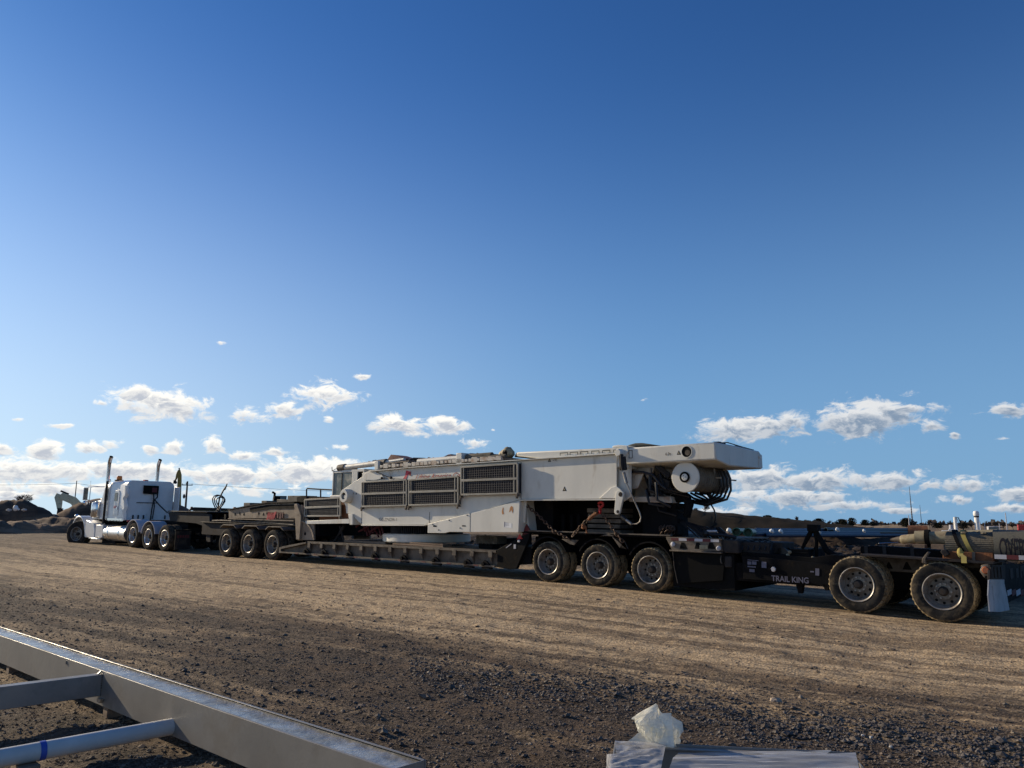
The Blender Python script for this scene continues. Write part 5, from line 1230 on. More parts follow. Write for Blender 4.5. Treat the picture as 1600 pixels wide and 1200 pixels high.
b = MB(); b.prism(pp(T, .0, (1441, 879), (1441.5, 873), (1450, 862), (1452.5, 863), (1446.5, 873), (1447.5, 881)), -.04, .08); b.build('bracket', M['tangray'], o, bevel=.006)
o = thing('brown_crate', T, tuple(V(1510, 878, .2)), 'rust brown steel box on the booster deck under the grey rolled mats', 'box')
b = MB(); b.prism(pp(T, .3, (1473, 861), (1552, 864), (1553, 878), (1473, 873.5)), .3, 1.0); b.build('box_body', M['rust'], o, bevel=.01)
b = MB(); b.prism(pp(T, .29, (1519, 862.5), (1524, 862.5), (1524, 877.3), (1519, 877)), .27, .299); b.build('corner_post', M['tangray'], o, bevel=.005)
b = MB(); b.prism(pp(T, .35, (1474, 858.5), (1481, 859), (1486, 866), (1478, 870), (1472, 862)), .2, .6); o2 = b.build('bent_plate', M['gray'], None, frame=T, org=tuple(V(1478, 865, .4)), bevel=.01); tag(o2, 'bent dark plate wedged left of the rust brown box', 'plate')
# rolled mats
o = thing('rolled_mats', T, tuple(V(1515, 860, .4)), 'bundle of grey ribbed mats strapped on the booster trailer', 'mats')
P = T.p(1481.5, 849, .6); Q = T.p(1600, 852, .6); r0 = .235
b = MB(); pr = []
n = 44
ring = []
for i in range(n*2):
    q = 2*math.pi*i/(n*2); r = r0*(1-.035*(i % 2))*(1+.02*math.sin(q*3)); ring.append((.6+r*1.25*math.cos(q), r*math.sin(q)))
b.add([(P[0], y, P[1]+z-.02) for y, z in ring]+[(Q[0]+.6, y, Q[1]+z-.02) for y, z in ring], [tuple(range(2*n))]+[(i, (i+1) % (2*n), (i+1) % (2*n)+2*n, i+2*n) for i in range(2*n)]+[tuple(range(4*n-1, 2*n-1, -1))])
b.build('mat_roll', M['canvas'], o, 60)
for i in range(22):
    b = MB(); f = i/22; a = P[0]+.3+f*2.2; t = .35+.5*((i*7) % 10)/10; z = P[1]+r0*.85; b.ball((a, t, z), .045, 6, (1.3, 1, .5), .3); b.build('mat_edge', M['canvas'], o)
o = thing('yellow_strap', T, tuple(V(1505, 860, .3)), 'yellow ratchet strap round the grey mats down to the deck', 'strap')
b = MB()
def band(pts, w, th=.01):
    vs = []
    for p in pts: vs += [p+Vector((-w, 0, 0)), p+Vector((w, 0, 0)), p+Vector((w, -th, th*.4)), p+Vector((-w, -th, th*.4))]
    fs = []
    for i in range(len(pts)-1):
        for k in range(4): fs.append((i*4+k, i*4+(k+1) % 4, i*4+4+(k+1) % 4, i*4+4+k))
    b.add(vs, fs)
A5 = T.p(1506, 849, .6)[0]; zc = T.p(1506, 849, .6)[1]-.02
pts = [Vector((A5+.10*(1-math.sin(q)), .6-1.28*r0*math.cos(q), zc+(r0+.012)*math.sin(q))) for q in [math.radians(d) for d in range(160, -50, -12)]]
band(pts, .035); band([V(1503, 862, .28), V(1500, 866, .2), V(1506, 870, .05), V(1506.5, 880, -.03)], .04); b.build('strap', M['strap'], o)
b = MB(); b.ball(V(1500, 864, .24), .06, 10, (.8, .6, 1.5)); b.build('ratchet', M['strap'], o)
b = MB(); band([Vector((p.x-.13, p.y, p.z+.004)) for p in pts], .03); o2 = b.build('strap', M['black'], None, frame=T, org=tuple(V(1500, 850, .3))); tag(o2, 'black strap round the grey mats just left of the yellow strap', 'strap')
# oversize banner wrapped over the rolls at the rear
o = thing('oversize_banner', T, tuple(V(1580, 855, .3)), 'dull banner with dark warning lettering wrapped over the rear end of the mats', 'banner')
Bp = T.p(1552, 856, .3); rB = .30
def arch(x, y):
    q = math.radians(165-y*205); return (Bp[0]+.10+x+.06*math.cos(q)*0, .60-(rB+.012)*1.28*math.cos(math.radians(-28+y*215)), Bp[1]+.0+(rB+.012)*math.sin(math.radians(-28+y*215)))
b = MB(); vs = []; m_ = 26
for i in range(m_+1):
    w = i/m_; q = math.radians(-35+w*250)
    for j in range(2): vs.append((Bp[0]+(.02*math.sin(w*9) if j == 0 else 1.7), .60-rB*1.28*math.cos(q), Bp[1]+rB*math.sin(q)))
b.add(vs, [(2*i, 2*i+1, 2*i+3, 2*i+2) for i in range(m_)]); b.build('banner_cloth', M['banner'], o, 70)
text('lettering', 'OVERSIZE', T, (0, 0, 0), 1, M['bannertext'], o, 0, .02, width=.62, arch=arch, vscale=.40)
P, Q = T.p(1552, 872, .1), T.p(1640, 878, .1)
b = MB()
for i in range(8):
    b.m = i % 2; a = P[0]+.02+i*.17; b.box(a, a+.17, .09, .13, P[1]-.01-i*.0, P[1]+.06)
b.build('reflective_edge', [M['sticker'], M['darkred']], o)
# ------------------------------------------------------------------ far things, each where it stands
def at(px, py, D):
    r = ray(px, py); return r*(D/math.hypot(r.x, r.y))
def yawmat(P, rz=0.): return P
def thing0(name, P, rz, label, cat, group=None):
    o = bpy.data.objects.new(name, None); C.objects.link(o); o.location = P; o.rotation_euler = (0, 0, rz); ROOT[o.name] = (None, Vector((0, 0, 0))); return tag(o, label, cat, group)
def solo(b, name, m, P, rz, label, cat, group=None, bevel=0, sharp=35):
    o = b.build(name, m, None, sharp, bevel); o.location = P; o.rotation_euler = (0, 0, rz); return tag(o, label, cat, group)
# excavator behind the left soil heap: only boom and stick rise over it
def excavator(P, rz, label, m, boom, bk_=1.):
    o = thing0('excavator', P, rz, label, 'excavator')
    b = MB(); bm_, st = boom
    def arm(pts, w0, t0):
        vs = [];
        for i, (x, z, h) in enumerate(pts):
            a = Vector((pts[min(i+1, len(pts)-1)][0]-pts[max(i-1, 0)][0], pts[min(i+1, len(pts)-1)][1]-pts[max(i-1, 0)][1])).normalized(); n = Vector((-a.y, a.x))*h/2
            vs += [(x+n.x, -w0/2, z+n.y), (x-n.x, -w0/2, z-n.y), (x-n.x, w0/2, z-n.y), (x+n.x, w0/2, z+n.y)]
        fs = [tuple(i*4+q for q in (0, 1, 5, 4)) for i in range(0)]
        for i in range(len(pts)-1):
            for q in range(4): fs.append((i*4+q, i*4+(q+1) % 4, i*4+4+(q+1) % 4, i*4+4+q))
        fs += [(3, 2, 1, 0), tuple(len(pts)*4-4+q for q in range(4))]; b.add(vs, fs)
    arm(bm_, .45, 0); b.build('boom', m, o, bevel=.02)
    b = MB(); arm(st, .35, 0); b.build('stick', m, o, bevel=.02)
    b = MB(); e = st[-1]; b.prism([(e[0]-.15, e[1]+.1), (e[0]+.15, e[1]+.1), (e[0]+bk_*.9, e[1]-bk_*.5), (e[0]+bk_*.5, e[1]-bk_*1.1), (e[0]-.2, e[1]-bk_*.9)], -.5, .5); b.build('bucket', M['gray'], o, bevel=.02)
    b = MB(); i = len(bm_)//2; b.tube([(bm_[i][0], 0, bm_[i][1]+bm_[i][2]*.6), (st[0][0], 0, st[0][1]+.35)], .09, 8); b.build('ram', M['gray'], o)
    b = MB(); b.box(-1.6, 2.4, -1.4, 1.4, 1.0, 2.2); b.box(-1.4, .2, -1.4, -.4, 2.2, 3.1); b.build('house', m, o, bevel=.08)
    b = MB(); b.box(-1.35, .15, -1.42, -.5, 2.3, 3.0); b.build('window', M['glass'], o)
    for t in (-1.1, 1.1): b = MB(); b.prism([(-2.2, .5), (-1.8, .95), (1.8, .95), (2.2, .5), (1.8, .05), (-1.8, .05)], t-.3, t+.3); b.build('track', M['black'], o, bevel=.05)
    return o
def scl(px, D):
    c = math.cos(math.atan((px-800)/1219)); return D*c*c/1219, D*c/1219
P = at(132, 806, 92); P.z -= 2.6; kx, kz = scl(110, 92)
def X2(px, py): return ((px-132)*kx, (806-py)*kz+2.6)
x = [X2(*q) for q in ((120, 790), (112, 782.5), (104, 779.5), (95, 776.5), (91, 773.5))]
s_ = [X2(*q) for q in ((90.5, 773), (88.5, 778), (90.5, 788), (91.5, 796))]
excavator(P, R_(28), 'pale yellow excavator with arched boom rising behind the left soil heap', M['paleyellow'],
   ([(0.2, 2.0, .8)]+[(a, z, h) for (a, z), h in zip(x, (.85, .8, .75, .7, .6))], [(a, z, h) for (a, z), h in zip(s_, (.7, .75, .55, .4))]))
P = at(268, 806, 120); P.z -= 3.; kx2, kz2 = scl(268, 120)
Y2 = lambda px, py: ((px-268)*kx2, (806-py)*kz2+3.)
x = [Y2(*q) for q in ((279, 800), (277, 775), (276.5, 752), (276, 742), (274.5, 734.5))]; s_ = [Y2(*q) for q in ((274.2, 735), (272.3, 741), (271, 748), (269, 752))]
excavator(P, R_(22), 'yellow excavator boom tip poking up behind the white tractor roof', M['yellow'],
   ([(0.2, 2.2, .8)]+[(a, z, h) for (a, z), h in zip(x, (.6, .6, .55, .5, .3))], [(a, z, h) for (a, z), h in zip(s_, (.3, .35, .25, .2))]), .35)
# bulldozer beyond the gooseneck
P = at(438, 798, 62); dzr = thing0('bulldozer', P, R_(20), 'dark bulldozer with glazed cab showing above the gooseneck', 'bulldozer'); kx3, kz3 = scl(438, 62)
D2 = lambda px, py: ((px-438)*kx3, (798-py)*kz3)
b = MB(); b.prism([D2(*q) for q in ((405, 800), (409, 790.5), (424, 785), (446, 785), (452, 800))], -1, 1); b.build('body', M['black'], dzr, bevel=.04)
b = MB(); b.prism([D2(*q) for q in ((425, 786), (426.5, 775.5), (446, 775.5), (445.5, 786))], -.8, .8); cb_ = b.build('cab', M['black'], dzr, bevel=.03)
b = MB(); b.prism([D2(*q) for q in ((435.5, 784.5), (436, 777), (444.6, 777), (444.4, 784.5))], -.82, -.805); b.build('window', M['glass'], cb_)
b = MB(); q0, q1 = D2(427, 780), D2(425.4, 773.5); b.tube([(q0[0], -.3, q0[1]), (q1[0]+.1, -.3, q1[1]+.1), (q1[0]-.1, -.3, q1[1]+.2)], .09, 8); b.build('exhaust', M['black'], dzr)
for t in (-1.1, 1.1): b = MB(); b.prism([D2(*q) for q in ((408, 806), (410, 799), (448, 799), (452, 806), (446, 810), (412, 810))], t-.25, t+.25); b.build('track', M['black'], dzr, bevel=.04)
# low shed / parked flatbed beyond the jeep
P = at(330, 798, 60); o = thing0('flatbed_trailer', P, R_(24), 'grey flatbed deck with timber load beyond the jeep dolly', 'trailer'); kx4, kz4 = scl(330, 60)
F2 = lambda px, py: ((px-330)*kx4, (798-py)*kz4)
b = MB(); b.prism([F2(*q) for q in ((295, 797.5), (297, 795), (302, 793.2), (366, 794.8), (366, 798))], -1.2, 1.2); b.build('deck', M['gray'], o, bevel=.02)
b = MB(); b.prism([F2(*q) for q in ((302, 798), (366, 798), (366, 802), (302, 802))], -1.1, 1.1); b.build('load', M['cylbeige'], o)
b = MB()
for x in (304, 320, 350): q0, q1 = F2(x, 802), F2(x+4, 812); b.box(q0[0], q1[0], -1, 1, q1[1], q0[1])
b.build('support', M['black'], o)
b = MB()
for x in (299, 366.5): q0, q1 = F2(x-1.3, 792.2), F2(x+2, 795); b.box(q0[0], q1[0], -.4, .4, q1[1], q0[1])
b.build('end_block', M['rust'], o)
# utility poles with their wires
def pole(px, yt, yb, D, h_lab, r=.13, lean=0, arm=True):
    A, B_ = at(px+lean, yb+12, D), at(px, yt, D); A = Vector((B_.x-lean*.02, B_.y, A.z)); o = thing0('utility_pole', A, -math.atan2(A.x, A.y), h_lab, 'utility pole', 'utility poles behind the yard')
    H = B_.z-A.z; b = MB(); b.tube([(0, 0, 0), (0, 0, H)], [r*1.2, r*.8], 8); b.build('post', M['pole'], o)
    if arm: b = MB(); b.box(-.9, .9, -.06, .06, H-.75, H-.62); b.tube([(-.8, 0, H-.62), (-.8, 0, H-.4)], .05, 6); b.tube([(.8, 0, H-.62), (.8, 0, H-.4)], .05, 6); b.tube([(-.2, 0, H-.6), (-.2, 0, H-.2)], .05, 6); b.build('crossarm', M['pole'], o)
    return A+Vector((0, 0, H-.45))
t1 = pole(120, 751, 795, 150, 'thin utility pole above the left excavator', .08, 0, False)
t2 = pole(293, 752, 800, 150, 'dark utility pole just right of the white tractor', .17)
t0_ = at(-260, 742, 165)
t3 = at(760, 768, 190)
def wire(P, Q, sag, label, r=.03):
    b = MB(); b.tube([P.lerp(Q, i/16)-Vector((0, 0, sag*4*(i/16)*(1-i/16))) for i in range(17)], r, 4); o = b.build('power_line', M['pole'], None); tag(o, label, 'wire', 'power lines between the poles')
wire(t0_, t1, .8, 'thin power line running left from the pole above the excavator'); wire(t1, t2, .8, 'thin power line between the two wooden utility poles'); wire(t2, t3, .8, 'thin power line running right from the pole by the tractor')
b = MB(); b.ball((0, 0, 0), .35, 8, (.7, .7, 1.2)); solo(b, 'transformer', M['pole'], at(287.6, 775.5, 149), 0, 'small dark transformer hanging just left of the second pole', 'transformer')
# masts, flares, light poles at the right
def mast(px, yt, yb, D, label, r0, r1, m, cat='mast', grp=None, lean=0., name='radio_mast', parts=None):
    B_ = at(px, yt, D); A = at(px+lean, yb, D); H = B_.z-A.z; o = thing0(name, A, -math.atan2(A.x, A.y), label, cat, grp)
    b = MB(); b.tube([(0, 0, 0), (0, 0, H)], [r0, r1], 10); b.build('post', m, o); return o, H
o, H = mast(1423.5, 760, 824, 300, 'taller thin lattice mast above the pipe ends', .22, .06, M['pole'], grp='masts on the skyline', lean=3)
b = MB()
for i in range(16): z = H*i/16; b.tube([(-.3+.018*i, 0, z), (.3-.018*i, 0, z+H/16)], .05, 4); b.tube([(.3-.018*i, 0, z), (-.3+.018*i, 0, z+H/16)], .05, 4)
b.build('lattice', M['pole'], o)
mast(1440.5, 789, 824, 300, 'shorter thin mast right of the lattice mast', .12, .05, M['pole'], grp='masts on the skyline')
o, H = mast(1528.5, 800, 834, 210, 'white capped silo column on the skyline', .55, .48, M['whitething'], 'column', name='white_column')
b = MB(); b.lathe([(0, H+.3), (.45, H+.2), (.62, H-.1), (.62, H-.7), (.5, H-.9)], (0, 0, 0), 'z', 20); b.build('cap', M['whitething'], o)
b = MB(); b.lathe([(.56, H-.9), (.56, H-1.2)], (0, 0, 0), 'z', 20); b.build('band', M['gray'], o)
o, H = mast(1494.5, 808, 834, 210, 'white leaning post with dark brace on the skyline', .4, .34, M['whitething'], 'post', name='white_post')
b = MB(); b.tube([(0, 0, H), (.7, 0, H-.1), (1.6, 0, H*.1)], .1, 6); b.tube([(.3, 0, H), (1.0, 0, H*.3)], .06, 6); b.build('brace', M['gray'], o)
for i, (x, yt, lab) in enumerate(((1574.5, 801, 'slim grey light pole between white column and red container'), (1533, 815, 'short grey pole right beside the white column'), (1540, 818, 'low thin post second right of the white column'), (1487, 820, 'stubby white post left of the leaning post'), (1422, 805, 'thin bare pole below the lattice mast'), (1563, 818, 'low signpost with two cross bars'))):
    o, H = mast(x, yt, 834, 200, lab, .13 if i != 3 else .45, .08 if i != 3 else .4, M['sticker'], 'pole', name='light_pole')
    if i == 5: b = MB(); b.box(-1, 1, -.05, .05, H-.3, H-.15); b.box(-.8, .8, -.05, .05, H-.9, H-.75); b.build('cross_bar', M['gray'], o)
P = at(1606, 828, 180); b = MB(); b.box(-1.6, 1.6, -1, 1, -1.0, 1.0)
for k in range(10): b.box(-1.55+k*.32, -1.4+k*.32, -1.04, -1.0, -.9, .9)
solo(b, 'red_container', M['red'], P, R_(-30), 'bright red container at the right edge of the skyline', 'container', None, .03)
b = MB(); b.box(-1.8, 1.8, -.7, .7, 0, 1.0); b.box(-.8, .9, -.65, .65, 1.0, 1.7)
pk = thing0('parked_car', at(1552, 837, 170), R_(-20), 'small pale parked car far off by the white column', 'car'); b.build('body', M['sticker'], pk, bevel=.15)
b = MB(); b.box(-.75, .85, -.67, .67, 1.1, 1.6); b.build('window', M['glass'], pk)
for x in (-1.1, 1.1): b = MB(); b.lathe([(0, -.74), (.33, -.74), (.33, -.5), (0, -.5)], (x, 0, .1), n=14); b.build('wheel', M['rubberclean'], pk)
for i, (x0, x1, y0, y1, lab) in enumerate(((1478, 1518, 829.5, 833, 'low white trailer under the leaning post'), (1536, 1575, 832, 837, 'dark blue low container right of the white column'), (1435, 1475, 831, 834, 'low dark pipe rack left of the leaning post'))):
    P = at((x0+x1)/2, y1, 190); k = 190/1219.; w = (x1-x0)*k/2; b = MB(); b.box(-w, w, -1, 1, 0, (y1-y0)*k); b.box(-w*.6, -w*.2, -1.02, 1, (y1-y0)*k, (y1-y0)*k*1.5); solo(b, 'site_unit', (M['whitething'], M['bluepipe'], M['black'])[i], P, -math.atan2(P.x, P.y), lab, 'site unit', None, .05)
# pipes lying on the soil
PD = 60.
def pipe(x0, x1, y, D0, D1, r, m, label, grp='blue pipes laid on the soil'):
    A, B_ = at(x0, y, D0), at(x1, y+.3, D1); o = bpy.data.objects.new('tmp', None)
    d = (B_-A); L = d.length; b = MB()
    n = 22; vs = []
    for xx, rr_ in ((0, r*.86), (0, r*1.0), (.0001, r*1.12), (.45, r*1.12), (.5, r), (L, r), (L, r*.86)):
        for j in range(n): q = 2*math.pi*j/n; vs.append((xx, rr_*math.cos(q), rr_*math.sin(q)))
    fs = [(i*n+j, i*n+(j+1) % n, (i+1)*n+(j+1) % n, (i+1)*n+j) for i in range(6) for j in range(n)]
    b.add(vs, fs); b.add([(.4, r*.86*math.cos(2*math.pi*j/n), r*.86*math.sin(2*math.pi*j/n)) for j in range(n)], [tuple(range(n))])
    o2 = b.build('pipe', m, None); o2.location = A; o2.rotation_euler = (0, -math.asin(d.z/L), math.atan2(d.y, d.x)); bpy.data.objects.remove(o); tag(o2, label, 'pipe', grp); return o2
pipe(1166, 1352, 830.5, 52, 66, .17, M['bluepipe'], 'upper blue pipe starting behind the green pipe mouths')
pipe(1172.5, 1372, 834, 50, 64, .17, M['bluepipe'], 'front blue pipe running right from the green pipe mouths')
pipe(1180, 1392, 828.3, 54, 68, .13, M['bluepipe'], 'rear blue pipe lying highest in the stack')
pipe(1195, 1432, 836.5, 51, 66, .13, M['bluepipe'], 'lowest blue pipe half sunk in the soil')
pipe(1290, 1418, 828.0, 60, 70, .16, M['tealpipe'], 'teal pipe ending left of the far trees')
pipe(1300, 1438, 831.5, 60, 72, .17, M['tealpipe'], 'longer teal pipe reaching towards the lattice mast')
pipe(1052, 1104, 828.5, 48, 52, .24, M['bluepipe'], 'short blue pipe seen under the hanging crane hose')
pipe(1050, 1101, 834, 47, 51, .16, M['bluepipe'], 'thin blue pipe under the short blue pipe below the hose')
pipe(1150.5, 1163, 831, 47, 51, .22, M['greenpipe'], 'green pipe mouth at the left end of the pipe stack', 'green pipe mouths'); pipe(1168.5, 1176, 832, 46, 50, .23, M['greenpipe'], 'brighter green pipe mouth in front of the blue pipes', 'green pipe mouths')
for i, (x, y, r, lab) in enumerate(((1139, 828.5, .15, 'white wrapped pipe end left of the green pipes'), (1205.5, 829.3, .12, 'white plastic cap on the blue pipes, left of the pair'), (1220, 829.8, .13, 'white plastic cap on the blue pipes, right of the pair'), (1281, 831, .09, 'white plastic scrap right of the black lifting frame'), (1308.5, 827, .14, 'round white cap on top of the blue pipes'), (1350, 829, .11, 'flat white wrap on the teal pipes'))):
    b = MB(); b.ball((0, 0, 0), r, 10, (1, .8, .9), .12); b.ball((r*.7, 0, -r*.7), r*.6, 8, (1, .8, .8), .2); solo(b, 'plastic_wrap', M['whitething'], at(x, y, 46 if i < 3 else 54), random.random(), lab, 'plastic wrap', 'white caps and wraps on the pipes', 0, 50)
b = MB(); b.ball((0, 0, 0), .14, 10, (1.2, .8, 1.3), .2); b.ball((.18, 0, -.08), .09, 8, (1.2, .8, .8), .3); solo(b, 'plastic_heap', M['whitething'], at(24.5, 794, 62), 0, 'white plastic lump on the left soil heap', 'plastic', None, 0, 60)
rockb = lambda x, y, lab: solo(MB().ball((0, 0, 0), .13, 8, (1.4, .8, .7), .2), 'rock', M['paler'], at(x, y, 60), 0, lab, 'rock', 'pale rocks on the left soil heap')
rockb(38, 797, 'pale rock right of the white plastic lump'); rockb(14, 797, 'pale rock left of the white plastic lump')
rk = at(1318, 849, 40); 
b = MB(); b.tube([(0, 0, 0), (2.2, .4, .05)], .03, 6); b.tube([(.1, 0, 0), (2.6, -.2, .12)], .02, 6); solo(b, 'metal_rods', M['chrome'], place(1373, 849, .4), .2, 'shiny thin rods lying on the soil above the black beam', 'rods')
# the loose hydraulic cylinder behind the booster
cy = T.L(T.p(1440, 842, 4.2)[0], 4.2, T.p(1440, 842, 4.2)[1]); o = thing('hydraulic_cylinder', T, (T.p(1440, 842, 4.2)[0], 4.2, T.p(1440, 842, 4.2)[1]), 'beige hydraulic cylinder with dark collar lying behind the grey mats', 'cylinder')
c_ = lambda x, y: T.P(x, y, 4.2)
b = MB(); b.tube([c_(1407, 843), c_(1410, 843), c_(1434, 841)], [.075, .10, .105], 20); b.tube([c_(1431, 840.5), c_(1449, 840)], .155, 24); b.tube([c_(1452, 841), c_(1500, 839.5), c_(1560, 838)], .145, 24); b.build('barrel', M['cylbeige'], o)
b = MB(); b.tube([c_(1446.5, 841), c_(1454, 841)], .19, 24); b.build('collar', M['hole'], o)
b = MB(); b.tube([c_(1392, 844), c_(1400, 843), c_(1408, 843)], [.03, .05, .075], 14); b.build('rod_end', M['tangray'], o)
b = MB(); P = c_(1440, 847); b.tube([P, P+Vector((.1, 0, .12))], .06, 10); b.build('port', M['rust'], o)
o = thing('rusty_ring', T, tuple(T.P(1421, 835, 6)), 'rusty steel ring standing behind the beige cylinder', 'ring'); b = MB(); P = T.P(1419, 835.5, 6); b.tube([P, P+Vector((.42, .1, 0))], .23, 20, False); b.tube([P+Vector((.40, .1, 0)), P+Vector((.02, 0, 0))], .19, 20, False); b.build('ring_body', M['rust'], o)
b = MB(); P = T.P(1421, 835, 6)-Vector((0, 0, .0)); b.tube([P+Vector((.2, .05, -.2)), P+Vector((.2, .05, -1.6))], .08, 8); b.build('stand', M['rust'], o)
b = MB(); b.tube([c_(1400, 850)+Vector((0, 0, -.3)), c_(1480, 850)+Vector((0, 0, -.35))], .04, 6)
for x in (1412, 1441, 1470): P = c_(x, 850); b.box(P.x-.12, P.x+.12, P.y-.4, P.y+.4, P.z-1.4, P.z+.0)
o2 = b.build('support_rack', M['wood'], None, frame=T, org=tuple(c_(1440, 850))); tag(o2, 'low timber rack holding up the beige cylinder', 'rack')
# ------------------------------------------------------------------ trees
def tree_mesh(H, seed, dense, thick=.035):
    g = random.Random(seed); tb, cb = MB(), MB()
    def br(b, P, d, L, r, lv):
        pts = [P]; q = P; dd = d
        for i in range(3):
            dd = (dd+Vector((g.uniform(-.25, .25), g.uniform(-.25, .25), g.uniform(-.02, .22)))).normalized(); q = q+dd*L/3; pts.append(q)
        b.tube(pts, [r, r*.85, r*.7, r*.5], 4 if lv else 7, False)
        if lv < 4:
            n = (6 if lv == 0 else 5 if lv == 1 else 4)
            for i in range(n):
                f = g.uniform(.35, 1) if lv else g.uniform(.6, 1); bp = pts[min(2, int(f*3))].lerp(pts[min(3, int(f*3)+1)], f*3-int(f*3) if f < 1 else 1)
                a = g.uniform(0, 6.28); sp = g.uniform(.5, 1.0); nd = (dd+Vector((math.cos(a)*sp, math.sin(a)*sp, g.uniform(-.1, .3)))).normalized()
                br(cb, bp, nd, L*g.uniform(.55, .8), max(r*.55, thick), lv+1)
    br(tb, Vector((0, 0, -.3)), Vector((0, 0, 1)), H*.33, H*.022, 0)
    if dense:
        for i in range(dense):
            a = g.uniform(0, 6.28); z = g.uniform(.18, 1); R = H*.42*math.sqrt(max(0, 1-((z-.52)/.5)**2))*g.uniform(.3, 1.1)*(1+.3*math.sin(a*3+seed)); s = H*.035*g.uniform(.5, 1.3)
            c = Vector((R*math.cos(a), R*math.sin(a), z*H*.95)); x = Vector((g.uniform(-1, 1), g.uniform(-1, 1), g.uniform(-1, 1))).normalized()*s; y = x.orthogonal().normalized()*s
            cb.m = 1; cb.add([c-x-y, c+x-y, c+x+y, c-x+y], [(0, 1, 2, 3)])
    t = tb.build('trunk', M['bark'], None); c = cb.build('crown', [M['bark'], M['everg']], None, clean=False); r = (t.data, c.data); bpy.data.objects.remove(t); bpy.data.objects.remove(c); return r
FT = .035
TM = [tree_mesh(8, 1, 0), tree_mesh(8, 2, 0), tree_mesh(8, 3, 0), tree_mesh(8, 4, 1100), tree_mesh(8, 5, 900), tree_mesh(8, 11, 0, .085), tree_mesh(8, 12, 0, .085), tree_mesh(8, 13, 0, .085)]
def tree(px, yt, yb, D, k, label, grp=None, wide=1.):
    A = at(px, yb, D); B_ = at(px, yt, D); H = (B_.z-A.z); o = thing0('tree' if k in (3, 4) else 'bare_tree', A, random.uniform(0, 6), label, 'tree', grp); s = H/8.; o.scale = (s*wide, s*wide, s)
    for nme, me in (('trunk', TM[k][0]), ('crown', TM[k][1])):
        c = bpy.data.objects.new(nme, me); C.objects.link(c); c.parent = o
    return o
tree(42, 762, 797, 72, 0, 'bare bush on top of the left soil heap', None, 1.8)
tree(30, 776, 790, 80, 1, 'small bare shoots left of the bush on the soil heap', None, 1.2)
tree(96, 790, 800, 85, 2, 'low bare bush between soil heap and excavator', None, 1.5)
tree(1100, 783, 803, 185, 0, 'bare spreading tree seen under the crane hose loops', None, 1.5); tree(1086, 789, 802, 185, 1, 'smaller bare tree left of the spreading tree under the hose', None, 1.5)
tw = [(1170,808,816,3,1.5,'low round dark bush on the hill crest right of the hose'),(1200,806,816,3,1.6,'broad dark evergreen clump at the foot of the hill'),(1215,810,818,4,1.4,'small dark bush right of the broad evergreen clump'),(1232,811,819,4,1.5,'low grey bush left of the tall round tree'),(1247,803,820,1,.9,'tall round bare tree above the green pipe end'),(1263,814,822,4,1.6,'dark low bush right of the tall round tree'),(1280,811,822,4,1.5,'grey bush above the black lifting frame'),(1296,812,822,2,1.2,'thin bare tree right of the lifting frame'),(1316,812,823,4,1.5,'dark bush left of the dense tree above the blue pipes'),(1331,810,823,3,1.,'dense dark tree above the right end of the blue pipes'),(1352,813,823,4,1.3,'rounded grey tree right of the dense dark tree'),(1377,815,823,1,1.,'small bare tree halfway to the lattice mast'),(1388,816,823,2,1.,'second small bare tree halfway to the lattice mast'),(1405,815,824,0,.9,'small bare tree left of the thick tree by the mast'),(1417,810,826,4,1.25,'thick brown tree left of the lattice mast'),(1428,811,826,1,1.4,'bare wide tree right of the lattice mast'),(1453,809,826,0,1.,'bare tree with clear trunk right of the masts'),(1484,811,828,2,1.1,'bare round tree left of the white leaning post'),(1506,817,828,4,1.6,'low dark bush right of the white leaning post'),(1520,813,828,1,1.2,'bare tree just left of the white column'),(1540,812,828,2,1.2,'bare tree just right of the white column'),(1556,811,828,0,1.2,'bare tree left of the slim light pole'),(1569,812,828,1,1.3,'twiggy tree right behind the slim light pole'),(1583,814,828,2,1.2,'bare tree near the red container'),(1594,815,828,0,1.2,'bare tree at the right edge beside the red container'),(1466,818,827,4,1.7,'low brown thicket between bare tree and leaning post'),(1364,817,823,3,1.6,'low dark hedge clump right of the rounded grey tree')]
for (x, yt, yb, k, w, lab) in tw: tree(x, yt-1.5, yb, 300, k if k > 2 else k+5, lab, 'trees along the far field', w)
# fence posts / thin woods far behind as one mass
cb = MB(); g = random.Random(8)
for i in range(5200):
    x = g.uniform(1225, 1640); h = 4.6+1.8*math.sin(x*.13)+1.5*math.sin(x*.41+1)+1.2*math.sin(x*.9); y = 825-g.random()**1.2*max(1.5, h)*1.6; P = at(x, y, 430+g.uniform(-20, 20)); s = g.uniform(.35, .9)
    a = Vector((g.uniform(-1, 1), g.uniform(-1, 1), g.uniform(-1, 1))).normalized()*s; bb = a.orthogonal().normalized()*s*.8
    cb.add([P-a-bb, P+a-bb, P+a+bb, P-a+bb], [(0, 1, 2, 3)])
o = cb.build('far_woods', M['bark'], None, clean=False); tag(o, kind='stuff')
